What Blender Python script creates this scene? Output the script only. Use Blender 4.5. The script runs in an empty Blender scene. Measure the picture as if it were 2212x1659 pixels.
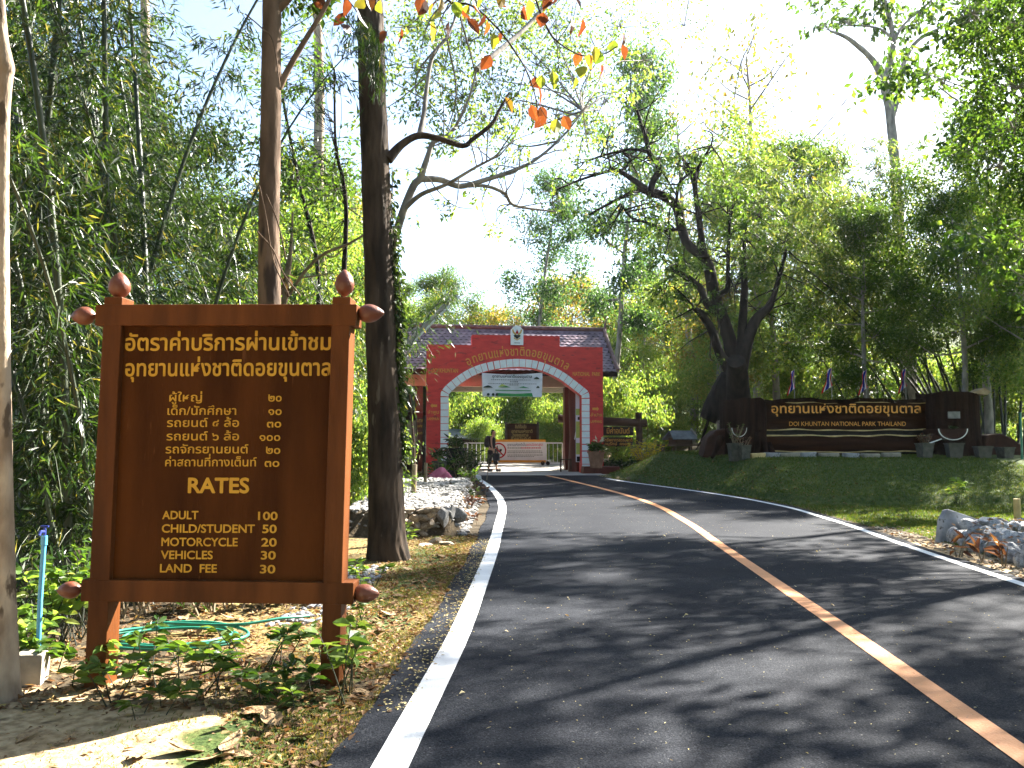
import bpy, math, numpy as np
from mathutils import Vector, Matrix, Euler
R = math.radians
rng = np.random.default_rng(7)
SC = bpy.context.scene
COL = SC.collection

# ------------------------------------------------------------------ camera, sky, sun, exposure
FPX, HU, HV, HOR, CAMZ = 1843.0, 1106.0, 829.5, 960.0, 1.55      # photo measured on a 2212 px wide grid
PITCH = math.atan((HOR - HV) / FPX)
cd = bpy.data.cameras.new('camera'); cam = bpy.data.objects.new('camera', cd); COL.objects.link(cam)
cd.sensor_width = 36.0; cd.lens = 36.0 * FPX / 2212.0; cd.clip_start = 0.05; cd.clip_end = 2000
cam.location = (0, 0, CAMZ); cam.rotation_euler = (R(90) + PITCH, 0, 0)
SC.camera = cam
SUN_AZ, SUN_EL = R(50), R(38)
world = bpy.data.worlds.new('World'); SC.world = world; world.use_nodes = True
wn = world.node_tree.nodes; wl = world.node_tree.links
bg = wn['Background']; sky = wn.new('ShaderNodeTexSky'); sky.sky_type = 'NISHITA'; sky.sun_disc = False
sky.sun_elevation = SUN_EL; sky.sun_rotation = SUN_AZ; sky.air_density = 1.0; sky.dust_density = 1.2; sky.ozone_density = 1.0
wl.new(sky.outputs[0], bg.inputs[0]); bg.inputs[1].default_value = 0.05
sd = bpy.data.lights.new('sun', 'SUN'); sun = bpy.data.objects.new('sun', sd); COL.objects.link(sun)
sd.energy = 5.0; sd.angle = R(0.7); sd.color = (1.0, 0.94, 0.84)
SDIR = Vector((math.sin(SUN_AZ) * math.cos(SUN_EL), math.cos(SUN_AZ) * math.cos(SUN_EL), math.sin(SUN_EL)))
sun.rotation_euler = SDIR.to_track_quat('Z', 'Y').to_euler()
SC.view_settings.view_transform = 'Standard'; SC.view_settings.look = 'None'
SC.view_settings.exposure = 3.15; SC.view_settings.gamma = 1.0
SC.cycles.max_bounces = 8; SC.cycles.diffuse_bounces = 3; SC.cycles.transmission_bounces = 4
SC.cycles.sample_clamp_indirect = 6

# ------------------------------------------------------------------ helpers
cp, sp_ = math.cos(PITCH), math.sin(PITCH)
def ray(u, v):
    a = (u - HU) / FPX; b = (HV - v) / FPX
    return Vector((a, cp - b * sp_, sp_ + b * cp))
def at(u, v, Y):
    d = ray(u, v); return Vector((0, 0, CAMZ)) + d * (Y / d.y)
def onplane(M, u, v, yl=0.0):
    Mi = M.inverted(); o = Mi @ Vector((0, 0, CAMZ)); d = Mi.to_3x3() @ ray(u, v)
    p = o + d * ((yl - o.y) / d.y); return p.x, p.z

class MB:
    def __init__(s): s.v = []; s.f = []; s.n = 0
    def add(s, v, faces, m=0):
        v = np.asarray(v, dtype=np.float64).reshape(-1, 3)
        if isinstance(faces, np.ndarray): s.f.append((faces + s.n, m))
        else:
            by = {}
            for f in faces: by.setdefault(len(f), []).append(f)
            for k in by: s.f.append((np.array(by[k], dtype=np.int64) + s.n, m))
        s.v.append(v); s.n += len(v); return s
    def mesh(s, name, mats, smooth=False):
        me = bpy.data.meshes.new(name); V = np.concatenate(s.v) if s.v else np.zeros((0, 3))
        me.vertices.add(len(V)); me.vertices.foreach_set('co', V.astype(np.float32).ravel())
        loops = np.concatenate([f.ravel() for f, m in s.f]); tot = np.concatenate([np.full(len(f), f.shape[1]) for f, m in s.f])
        mi = np.concatenate([np.full(len(f), m) for f, m in s.f])
        me.loops.add(len(loops)); me.loops.foreach_set('vertex_index', loops.astype(np.int32))
        me.polygons.add(len(tot)); st = np.concatenate([[0], np.cumsum(tot)[:-1]])
        me.polygons.foreach_set('loop_start', st.astype(np.int32)); me.polygons.foreach_set('loop_total', tot.astype(np.int32))
        for m in (mats if isinstance(mats, (list, tuple)) else [mats]): me.materials.append(m)
        me.polygons.foreach_set('material_index', mi.astype(np.int32))
        me.polygons.foreach_set('use_smooth', np.full(len(tot), bool(smooth)))
        me.update(calc_edges=True); me.validate(); return me
    def build(s, name, mats, parent=None, smooth=False, bevel=0):
        o = bpy.data.objects.new(name, s.mesh(name, mats, smooth)); COL.objects.link(o)
        if parent is not None: o.parent = parent
        if bevel:
            b = o.modifiers.new('bevel', 'BEVEL'); b.width = bevel; b.segments = 2; b.limit_method = 'ANGLE'
        return o

def tag(o, label, cat, group=None, kind=None):
    if label: o['label'] = label
    if cat: o['category'] = cat
    if group: o['group'] = group
    if kind: o['kind'] = kind
    return o
def thing(name, label, cat, loc=(0, 0, 0), rz=0, group=None):
    o = bpy.data.objects.new(name, None); COL.objects.link(o); o.location = loc; o.rotation_euler = (0, 0, rz)
    o.empty_display_size = .2
    return tag(o, label, cat, group)
def mw(loc, rz): return Matrix.Translation(loc) @ Matrix.Rotation(rz, 4, 'Z')
def dup(root, loc, rot=(0, 0, 0), scale=(1, 1, 1), label=None, group=None):
    r = root.copy(); COL.objects.link(r); r.location = loc; r.rotation_euler = rot; r.scale = scale
    if label: r['label'] = label
    if group: r['group'] = group
    for ch in list(root.children):
        c = ch.copy(); COL.objects.link(c); c.parent = r
        for g in list(ch.children):
            d = g.copy(); COL.objects.link(d); d.parent = c
    return r

def box(mb, c, s, m=0, rz=0, M=None):
    x, y, z = s[0] / 2, s[1] / 2, s[2] / 2
    V = np.array([(-x, -y, -z), (x, -y, -z), (x, y, -z), (-x, y, -z), (-x, -y, z), (x, -y, z), (x, y, z), (-x, y, z)])
    if rz: V = V @ np.array(Matrix.Rotation(-rz, 3, 'Z'))
    if M is not None: V = V @ np.array(M.to_3x3()).T
    mb.add(V + np.array(c), [(0, 3, 2, 1), (4, 5, 6, 7), (0, 1, 5, 4), (1, 2, 6, 5), (2, 3, 7, 6), (3, 0, 4, 7)], m)
    return mb
def prism(mb, poly, y0, y1, m=0):
    n = len(poly); V = [(p[0], y0, p[1]) for p in poly] + [(p[0], y1, p[1]) for p in poly]
    F = [tuple(range(n)), tuple(range(2 * n - 1, n - 1, -1))] + [(i, i + n, (i + 1) % n + n, (i + 1) % n) for i in range(n)]
    a = sum(poly[i][0] * poly[(i + 1) % n][1] - poly[(i + 1) % n][0] * poly[i][1] for i in range(n))
    if a < 0: F = [f[::-1] for f in F]
    mb.add(V, F, m); return mb
def tube(mb, pts, rad, n=8, m=0, cap=True, relief=0.0):
    P = np.asarray(pts, float); k = len(P); rad = np.broadcast_to(np.asarray(rad, float), (k,))
    T = np.gradient(P, axis=0); T /= np.linalg.norm(T, axis=1)[:, None] + 1e-9
    u = np.cross(T[0], (0.31, 0.77, 0.55)); u /= np.linalg.norm(u); U = np.zeros_like(P)
    for i in range(k):
        u = u - T[i] * u.dot(T[i]); u /= np.linalg.norm(u) + 1e-9; U[i] = u
    W = np.cross(T, U); a = np.linspace(0, 2 * np.pi, n, endpoint=False)
    if relief:
        s_ = np.concatenate([[0], np.cumsum(np.linalg.norm(np.diff(P, axis=0), axis=1))])[:, None] / rad.mean(); th = a[None]
        rel = sum(np.sin(f * th + 1.1 * f + w_ * np.sin(s_ * q_ + f)) * g_ for f, w_, q_, g_ in ((3, .8, .35, .5), (7, 1.1, .8, .45), (11, 1.6, 1.3, .5), (17, 2.2, 1.9, .5), (23, 2.6, 2.7, .35))) + .4 * np.sin(s_ * 1.7 + 2 * th) 
        rad = rad[:, None, None] * (1 + relief * rel[:, :, None])
    else: rad = rad[:, None, None]
    V = P[:, None] + rad * (np.cos(a)[None, :, None] * U[:, None] + np.sin(a)[None, :, None] * W[:, None])
    i, j = np.meshgrid(np.arange(k - 1), np.arange(n), indexing='ij'); j2 = (j + 1) % n
    F = np.stack([i * n + j, i * n + j2, (i + 1) * n + j2, (i + 1) * n + j], -1).reshape(-1, 4)
    mb.add(V.reshape(-1, 3), F, m)
    if cap and n > 3:
        mb.add(V[-1], [tuple(range(n))], m); mb.add(V[0], [tuple(range(n - 1, -1, -1))], m)
    return mb
def lathe(mb, prof, n=20, m=0, M=None):
    a = np.linspace(0, 2 * np.pi, n, endpoint=False); k = len(prof)
    V = np.array([[(r * math.cos(t), r * math.sin(t), z) for t in a] for r, z in prof]).reshape(-1, 3)
    if M is not None: V = V @ np.array(M.to_3x3()).T + np.array(M.translation)
    F = [(i * n + j, i * n + (j + 1) % n, (i + 1) * n + (j + 1) % n, (i + 1) * n + j) for i in range(k - 1) for j in range(n)]
    if prof[0][0] > 1e-4: F.append(tuple(range(n - 1, -1, -1)))
    if prof[-1][0] > 1e-4: F.append(tuple((k - 1) * n + j for j in range(n)))
    mb.add(V, F, m); return mb
def smooth_line(pts, n=6):
    P = np.asarray(pts, float); P = np.vstack([2 * P[0] - P[1], P, 2 * P[-1] - P[-2]]); out = []
    for i in range(1, len(P) - 2):
        for t in np.linspace(0, 1, n, endpoint=False):
            a, b, c, d = P[i - 1], P[i], P[i + 1], P[i + 2]
            out.append(.5 * (2 * b + (c - a) * t + (2 * a - 5 * b + 4 * c - d) * t * t + (3 * b - a - 3 * c + d) * t ** 3))
    out.append(P[-2]); return np.array(out)
def unit(a): return a / (np.linalg.norm(a, axis=-1, keepdims=True) + 1e-9)
def leaves(mb, P, A, L, W, rg, m=0, fold=.15, six=False, flat=0.0):
    """one small folded blade per point: P base, A direction, L length, W width"""
    n = len(P); L = np.broadcast_to(L, (n,))[:, None]; W = np.broadcast_to(W, (n,))[:, None]
    A = unit(A); q = rg.normal(size=(n, 3)); q[:, 2] += flat * 3
    S = unit(np.cross(A, q)); N = np.cross(S, A)
    if not six:
        V = np.stack([P, P + A * L * .42 + S * W * .5 - N * W * fold, P + A * L - N * L * .06, P + A * L * .42 - S * W * .5 - N * W * fold], 1)
        F = np.arange(n * 4).reshape(n, 4)
        mb.add(V.reshape(-1, 3), F, m)
    else:
        c1 = P + A * L * .5; tip = P + A * L - N * L * .15
        V = np.stack([P, P + A * L * .25 + S * W * .42 + N * W * fold, c1 + S * W * .5 + N * W * fold, P + A * L * .8 + S * W * .27 - N * L * .04, tip,
                      P + A * L * .8 - S * W * .27 - N * L * .04, c1 - S * W * .5 + N * W * fold, P + A * L * .25 - S * W * .42 + N * W * fold, c1 - N * W * .05], 1)
        b = np.arange(n)[:, None] * 9
        F = np.concatenate([b + np.array([[0, 1, 2, 8]]), b + np.array([[8, 2, 3, 4]]), b + np.array([[0, 8, 6, 7]]), b + np.array([[8, 4, 5, 6]])])
        mb.add(V.reshape(-1, 3), F, m)

# ------------------------------------------------------------------ materials
def base_mat(name):
    m = bpy.data.materials.new(name); m.use_nodes = True; nt = m.node_tree
    return m, nt, nt.nodes['Principled BSDF']
def mat(name, c1, c2=None, scale=4.0, rough=.8, bump=0.0, bscale=None, stretch=(1, 1, 1), spec=.3, c3=None, s3=20, detail=5, metal=0.0, lo=.35, hi=.65, thr3=.6, vary=0.0):
    m, nt, p = base_mat(name); N, Lk = nt.nodes, nt.links
    p.inputs['Roughness'].default_value = rough; p.inputs['Specular IOR Level'].default_value = spec; p.inputs['Metallic'].default_value = metal
    p.inputs['Base Color'].default_value = (*c1, 1)
    if c2 is not None or bump:
        tc = N.new('ShaderNodeTexCoord'); mp = N.new('ShaderNodeMapping'); mp.inputs['Scale'].default_value = stretch
        Lk.new(tc.outputs['Object'], mp.inputs[0])
    if c2 is not None:
        nz = N.new('ShaderNodeTexNoise'); nz.inputs['Scale'].default_value = scale; nz.inputs['Detail'].default_value = detail; Lk.new(mp.outputs[0], nz.inputs[0])
        rp = N.new('ShaderNodeValToRGB'); rp.color_ramp.elements[0].position = lo; rp.color_ramp.elements[1].position = hi
        rp.color_ramp.elements[0].color = (*c1, 1); rp.color_ramp.elements[1].color = (*c2, 1)
        Lk.new(nz.outputs[0], rp.inputs[0]); src = rp.outputs[0]
        if c3 is not None:
            n3 = N.new('ShaderNodeTexNoise'); n3.inputs['Scale'].default_value = s3; n3.inputs['Detail'].default_value = 4; Lk.new(mp.outputs[0], n3.inputs[0])
            r3 = N.new('ShaderNodeValToRGB'); r3.color_ramp.elements[0].position = thr3; r3.color_ramp.elements[1].position = thr3 + .06
            r3.color_ramp.elements[0].color = (0, 0, 0, 1); r3.color_ramp.elements[1].color = (1, 1, 1, 1); Lk.new(n3.outputs[0], r3.inputs[0])
            mx = N.new('ShaderNodeMixRGB'); Lk.new(r3.outputs[0], mx.inputs[0]); Lk.new(src, mx.inputs[1]); mx.inputs[2].default_value = (*c3, 1); src = mx.outputs[0]
        if vary:
            oi = N.new('ShaderNodeObjectInfo'); hv = N.new('ShaderNodeHueSaturation'); mr = N.new('ShaderNodeMapRange'); mr.inputs[3].default_value = 1 - vary; mr.inputs[4].default_value = 1 + vary
            Lk.new(oi.outputs['Random'], mr.inputs[0]); Lk.new(mr.outputs[0], hv.inputs['Value']); Lk.new(src, hv.inputs['Color']); src = hv.outputs[0]
        Lk.new(src, p.inputs['Base Color'])
    if bump:
        nb = N.new('ShaderNodeTexNoise'); nb.inputs['Scale'].default_value = bscale or scale * 4; nb.inputs['Detail'].default_value = 6; Lk.new(mp.outputs[0], nb.inputs[0])
        bp = N.new('ShaderNodeBump'); bp.inputs['Strength'].default_value = bump; bp.inputs['Distance'].default_value = .02
        Lk.new(nb.outputs[0], bp.inputs['Height']); Lk.new(bp.outputs[0], p.inputs['Normal'])
    return m
def leaf_mat(name, ramp, trans=1.0, mix=.5, rough=.42, spec=.22, tint=(1.35, 1.15, .55)):
    """every blade draws its own colour from the ramp; light passes through it"""
    m, nt, p = base_mat(name); N, Lk = nt.nodes, nt.links
    g = N.new('ShaderNodeNewGeometry'); rp = N.new('ShaderNodeValToRGB'); cr = rp.color_ramp
    while len(cr.elements) < len(ramp): cr.elements.new(.5)
    for e, (pos, c) in zip(cr.elements, ramp): e.position = pos; e.color = (*c, 1)
    Lk.new(g.outputs['Random Per Island'], rp.inputs[0]); Lk.new(rp.outputs[0], p.inputs['Base Color'])
    p.inputs['Roughness'].default_value = rough; p.inputs['Specular IOR Level'].default_value = spec
    tr = N.new('ShaderNodeBsdfTranslucent'); mm = N.new('ShaderNodeMixRGB'); mm.blend_type = 'MULTIPLY'; mm.inputs[0].default_value = 1
    Lk.new(rp.outputs[0], mm.inputs[1]); mm.inputs[2].default_value = (tint[0] * trans, tint[1] * trans, tint[2] * trans, 1); Lk.new(mm.outputs[0], tr.inputs[0])
    ms = N.new('ShaderNodeMixShader'); ms.inputs[0].default_value = mix
    Lk.new(p.outputs[0], ms.inputs[1]); Lk.new(tr.outputs[0], ms.inputs[2]); Lk.new(ms.outputs[0], N['Material Output'].inputs[0])
    return m

M = {}
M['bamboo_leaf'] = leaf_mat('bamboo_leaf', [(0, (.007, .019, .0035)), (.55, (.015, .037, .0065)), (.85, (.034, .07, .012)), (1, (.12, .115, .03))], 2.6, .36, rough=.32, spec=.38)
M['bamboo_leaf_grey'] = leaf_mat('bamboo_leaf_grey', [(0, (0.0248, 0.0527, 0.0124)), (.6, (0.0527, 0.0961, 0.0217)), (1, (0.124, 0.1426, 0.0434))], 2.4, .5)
M['leaf_green'] = leaf_mat('leaf_green', [(0, (0.017, 0.0442, 0.0068)), (.5, (0.034, 0.0782, 0.01224)), (1, (0.068, 0.1156, 0.0204))], 2.1, .45)
M['leaf_light'] = leaf_mat('leaf_light', [(0, (0.049, 0.105, 0.021)), (.6, (0.091, 0.161, 0.035)), (1, (0.168, 0.203, 0.056))], 2.1, .5)
M['leaf_yellow'] = leaf_mat('leaf_yellow', [(0, (0.056, 0.098, 0.0175)), (.5, (0.133, 0.147, 0.028)), (.85, (0.224, 0.175, 0.035)), (1, (0.252, 0.119, 0.035))], 1.4, .5)
M['leaf_teal'] = leaf_mat('leaf_teal', [(0, (0.021, 0.063, 0.0245)), (1, (0.063, 0.133, 0.049))], 1.5, .45)
M['leaf_dark'] = leaf_mat('leaf_dark', [(0, (0.012, 0.03, 0.0072)), (1, (0.036, 0.066, 0.015))], 1.5, .35)
M['teak_leaf'] = leaf_mat('teak_leaf', [(0, (.07, .022, .012)), (.4, (.12, .034, .016)), (.5, (.20, .065, .02)), (.58, (.34, .29, .045)), (.75, (.26, .31, .045)), (1, (.14, .25, .035))], 1.25, .5)
M['grass_blade'] = leaf_mat('grass_blade', [(0, (0.035, 0.07, 0.0126)), (.7, (0.0665, 0.1085, 0.021)), (1, (0.119, 0.126, 0.035))], 1.4, .45, rough=.6)
M['verge_blade'] = leaf_mat('verge_blade', [(0, (0.0468, 0.078, 0.0156)), (.6, (0.1092, 0.1248, 0.0312)), (1, (0.2652, 0.195, 0.0702))], 1.2, .4, rough=.6)
M['dry_leaf'] = leaf_mat('dry_leaf', [(0, (0.078, 0.039, 0.01716)), (.5, (0.1872, 0.1014, 0.0468)), (.8, (0.2964, 0.195, 0.0936)), (1, (0.351, 0.2652, 0.0936))], 1.0, .25, rough=.7, tint=(1.2, 1, .7))
M['leaf_speck'] = leaf_mat('leaf_speck', [(0, (.45, .38, .16)), (.7, (.55, .48, .28)), (1, (.20, .11, .05))], 1.0, .2, rough=.7)
M['bark_dark'] = mat('bark_dark', (0.01925, 0.0132, 0.0088), (0.0715, 0.0484, 0.0319), 7, .9, .9, 16, (1, 1, .22), .2, c3=(0.11, 0.088, 0.0605), s3=9, thr3=.66)
M['bark_brown'] = mat('bark_brown', (0.0825, 0.0525, 0.03375), (0.1875, 0.1237, 0.0825), 5, .9, .6, 18, (1, 1, .3), .2, c3=(0.045, 0.03, 0.0225), s3=3.5, thr3=.62)
M['bark_pale'] = mat('bark_pale', (0.187, 0.136, 0.0935), (0.391, 0.3145, 0.2295), 7, .88, .5, 25, (1, 1, .45), .2, c3=(0.0935, 0.068, 0.04675), s3=9, thr3=.6)
M['bark_grey'] = mat('bark_grey', (.14, .125, .11), (.30, .27, .235), 5, .9, .4, 18, (1, 1, .4), .2)
M['bark_black'] = mat('bark_black', (0.0099, 0.0077, 0.00605), (0.03025, 0.02365, 0.01815), 6, .95, .8, 14, (1, 1, .4), .15)
M['culm'] = mat('culm', (0.0154, 0.0252, 0.0084), (0.0385, 0.0525, 0.0182), 3, .45, .1, 20, (1, 1, .3), .5, c3=(0.098, 0.098, 0.063), s3=8, thr3=.66)
M['culm_dark'] = mat('culm_dark', (0.0084, 0.0126, 0.0056), (0.021, 0.0266, 0.0098), 3, .5, .1, 20, (1, 1, .3), .4)
M['twig'] = mat('twig', (0.136, 0.102, 0.06375), (0.255, 0.204, 0.136), 6, .9)
M['rock'] = mat('rock', (.20, .155, .11), (.42, .35, .27), 2.2, .9, .8, 9, spec=.2, c3=(.10, .08, .06), s3=6, thr3=.58, vary=.4)
M['rock_white'] = mat('rock_white', (.12, .118, .115), (.25, .24, .23), 4, .9, .6, 12, spec=.2, c3=(0.1092, 0.1014, 0.0858), s3=7, thr3=.6, vary=.3)
M['cement_grey'] = mat('cement_grey', (0.1872, 0.1911, 0.2028), (0.4056, 0.4134, 0.429), 3, .9, .8, 8, spec=.2, c3=(0.0624, 0.0585, 0.0546), s3=6, thr3=.6, vary=.38)
M['concrete'] = mat('concrete', (0.1872, 0.1677, 0.1326), (0.312, 0.2808, 0.2184), 6, .92, .5, 30)
M['sign_brown'] = mat('sign_brown', (.066, .021, .006), (.140, .045, .012), 2.6, .5, .25, 40, (2.2, 2.2, .35), .08, c3=(.19, .085, .042), s3=13, thr3=.70)
M['sign_panel'] = mat('sign_panel', (.040, .0115, .0022), (.085, .0255, .0050), 1.5, .55, .25, 40, (2.6, 1, .45), .05, c3=(.10, .036, .012), s3=9, thr3=.69)
M['finial_red'] = mat('finial_red', (.105, .030, .014), (.155, .048, .024), 5, .4, .25, 30, spec=.4, c3=(.075, .024, .012), s3=7, thr3=.6)
M['yellow_paint'] = mat('yellow_paint', (.50, .255, .014), (.58, .31, .022), 9, .6, .15, 40)
M['ochre_paint'] = mat('ochre_paint', (.50, .25, .035), (.62, .33, .06), 9, .6)
M['gate_red'] = mat('gate_red', (.58, .028, .026), (.72, .048, .04), 2.5, .55, .3, 10, (1, 1, 3), .35, c3=(.37, .022, .02), s3=2.2, thr3=.6)
M['gate_white'] = mat('gate_white', (.76, .78, .78), (.86, .87, .87), 5, .5, spec=.35)
M['orange_letter'] = mat('orange_letter', (.72, .30, .045), (.78, .35, .06), 12, .5)
M['white'] = mat('white', (.76, .76, .74), (.84, .84, .82), 5, .5)
M['cream'] = mat('cream', (.62, .54, .40), (.72, .64, .48), 3, .7)
M['black'] = mat('black', (.012, .012, .013), (.025, .025, .026), 8, .7)
M['dark_cloth'] = mat('dark_cloth', (.010, .010, .012), (.022, .021, .023), 20, .9)
M['pack_cloth'] = mat('pack_cloth', (.014, .014, .017), (.03, .03, .034), 25, .8)
M['trouser_cloth'] = mat('trouser_cloth', (.022, .016, .016), (.035, .026, .025), 20, .9)
M['hair'] = mat('hair', (.010, .008, .007), (.02, .016, .013), 30, .6)
M['skin'] = mat('skin', (.42, .25, .17), (.48, .29, .20), 10, .55, spec=.4)
M['shoe'] = mat('shoe', (.05, .045, .04), (.10, .09, .08), 12, .8)
M['maroon'] = mat('maroon', (.085, .018, .012), (.135, .03, .02), 4, .5, .1, 30, (1, 1, .3))
M['roof_tile'] = None
M['roof_trim'] = mat('roof_trim', (.12, .07, .06), (.19, .12, .11), 6, .7)
M['dark_wood'] = mat('dark_wood', (0.0126, 0.0077, 0.0056), (0.0315, 0.0182, 0.0112), 3, .7, .4, 22, (.25, 1, 2.2))
M['log_wood'] = mat('log_wood', (0.042, 0.0224, 0.014), (0.098, 0.056, 0.035), 3, .8, .5, 18, (.3, 1, 2))
M['plank_brown'] = mat('plank_brown', (0.0126, 0.00429, 0.00168), (0.0357, 0.01254, 0.00448), 2.2, .6, .35, 18, (.25, 1, 3), .06)
M['stump_brown'] = mat('stump_brown', (0.01008, 0.00528, 0.00336), (0.02856, 0.01485, 0.00952), 5, .9, 1.0, 14, (1.6, 1.6, .18), .05)
M['stump_red'] = mat('stump_red', (0.0252, 0.00825, 0.00364), (0.0462, 0.01584, 0.007), 4, .85, .5, 20)
M['stump_cap'] = mat('stump_cap', (.28, .19, .12), (.42, .31, .21), 6, .85, .4, 30)
M['edge_cream'] = mat('edge_cream', (.42, .30, .12), (.58, .44, .2), 6, .7)
M['pot_grey'] = mat('pot_grey', (0.0585, 0.0585, 0.0468), (0.1092, 0.1053, 0.0858), 7, .9, .4, 30)
M['pot_clay'] = mat('pot_clay', (.20, .10, .06), (.30, .16, .10), 6, .85, .3, 30)
M['flag_red'] = leaf_mat('flag_red', [(0, (.50, .02, .03)), (1, (.52, .025, .03))], 1, .5, .8, .1, (1.2, 1.2, 1.2)); M['flag_white'] = leaf_mat('flag_white', [(0, (.75, .75, .76)), (1, (.78, .78, .78))], 1, .5, .8, .1, (1.1, 1.1, 1.1)); M['flag_blue'] = leaf_mat('flag_blue', [(0, (.02, .03, .22)), (1, (.025, .035, .25))], 1, .5, .8, .1, (1.3, 1.3, 1.3))
M['pvc_blue'] = mat('pvc_blue', (.07, .30, .50), (.10, .36, .56), 6, .35, spec=.5)
M['tap_blue'] = mat('tap_blue', (.02, .03, .16), (.03, .05, .24), 6, .35, spec=.5)
M['hose_green'] = mat('hose_green', (.010, .13, .085), (.022, .20, .135), 8, .4, spec=.5)
M['pipe_white'] = mat('pipe_white', (.66, .66, .66), (.8, .8, .8), 5, .45)
M['pole_grey'] = mat('pole_grey', (.26, .24, .21), (.36, .34, .30), 5, .6)
M['roof_green'] = mat('roof_green', (.018, .045, .032), (.03, .07, .048), 3, .6)
M['roof_grey'] = mat('roof_grey', (.10, .115, .135), (.18, .20, .225), 4, .7, .3, 20)
M['banner_green'] = mat('banner_green', (.02, .22, .05), (.04, .30, .08), 6, .6)
M['banner_yellow'] = mat('banner_yellow', (.55, .55, .12), (.35, .5, .1), 8, .6)
M['print_dark'] = mat('print_dark', (.03, .05, .035)); M['print_grey'] = mat('print_grey', (.20, .20, .21), (.36, .36, .37), 20)
M['print_red'] = mat('print_red', (.62, .05, .10)); M['print_blue'] = mat('print_blue', (.07, .08, .16))
M['banner_white'] = mat('banner_white', (.70, .68, .72), (.80, .78, .81), 2, .55, .25, 5)
M['orange_band'] = mat('orange_band', (.70, .30, .03), (.78, .36, .05), 4, .5)
M['pink_cloth'] = mat('pink_cloth', (.36, .07, .12), (.50, .13, .20), 5, .7, .5, 9)
M['garuda_gold'] = mat('garuda_gold', (.55, .34, .08), (.65, .42, .12), 30, .4)
M['bag'] = mat('bag', (.02, .02, .022), (.035, .035, .04), 20, .8)
M['variegated'] = leaf_mat('variegated', [(0, (0.035, 0.077, 0.014)), (.6, (0.07, 0.126, 0.0245)), (1, (0.154, 0.203, 0.063))], 1.5, .45)
M['croton'] = leaf_mat('croton', [(0, (.045, .022, .018)), (.6, (.09, .04, .03)), (1, (.20, .10, .05))], 1.2, .4)
M['flower_white'] = leaf_mat('flower_white', [(0, (.6, .58, .45)), (1, (.75, .74, .66))], .9, .4)
M['yellow_bush'] = leaf_mat('yellow_bush', [(0, (.30, .32, .04)), (1, (.55, .48, .05))], 1.4, .5)

# tiles: staggered diamond-like scallops
def roof_material():
    m, nt, p = base_mat('roof_tile'); N, Lk = nt.nodes, nt.links
    p.inputs['Roughness'].default_value = .45; p.inputs['Specular IOR Level'].default_value = .4
    oi = N.new('ShaderNodeNewGeometry'); rp = N.new('ShaderNodeValToRGB')
    rp.color_ramp.elements[0].color = (.125, .085, .105, 1); rp.color_ramp.elements[1].color = (.25, .185, .215, 1)
    Lk.new(oi.outputs['Random Per Island'], rp.inputs[0]); Lk.new(rp.outputs[0], p.inputs['Base Color']); return m
M['roof_tile'] = roof_material()

# ------------------------------------------------------------------ road and ground shape
RY = [-8, 0, 4, 7, 12, 16, 19.5, 22, 24, 26, 28, 30, 32, 34, 38, 44, 60]
RL = [-.98, -.78, -.60, -.43, -.30, -.25, -.21, -.30, -.47, -.68, -.95, -1.25, -1.55, -1.85, -2.3, -2.6, -3.2]
RO = [1.9, 2.22, 2.5, 2.75, 3.10, 3.38, 3.46, 3.27, 2.92, 2.5, 2.05, 1.6, 1.15, .8, .4, .3, .2]
RR = [4.3, 4.75, 5.08, 5.36, 5.87, 6.32, 6.42, 6.05, 5.4, 4.6, 3.75, 3.15, 2.85, 2.75, 2.8, 2.8, 3.2]
_ys = np.linspace(-8, 60, 700)
def _sm(vals):
    v = np.interp(_ys, RY, vals); k = np.hanning(31); k /= k.sum()
    return np.convolve(np.pad(v, 15, mode='edge'), k, 'valid')
_L, _O, _Rr = _sm(RL), _sm(RO), _sm(RR)
xl = lambda y: np.interp(y, _ys, _L); xo = lambda y: np.interp(y, _ys, _O); xr = lambda y: np.interp(y, _ys, _Rr)
_zk = np.interp(_ys, [-8, 14, 18, 22, 26, 30, 34, 40, 50, 60], [0, 0, .05, .14, .26, .37, .44, .56, .74, .95])
_zk = np.convolve(np.pad(_zk, 20, mode='edge'), np.hanning(41) / np.hanning(41).sum(), 'valid')
def zr(y): return np.interp(y, _ys, _zk) + np.maximum(np.asarray(y, float) - 60, 0) * .03
sst = lambda t: (lambda c: c * c * (3 - 2 * c))(np.clip(t, 0, 1))
def lump(x, y):
    return (np.sin(x * 1.7 + y * .6) * np.sin(y * 1.3 - x * .4) * .5 + np.sin(x * 4.1 + 1.3) * np.sin(y * 3.7 + x) * .25 + np.sin(x * 9.3 + y * 2.2) * np.sin(y * 8.1 - x * 1.7) * .12)
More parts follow.
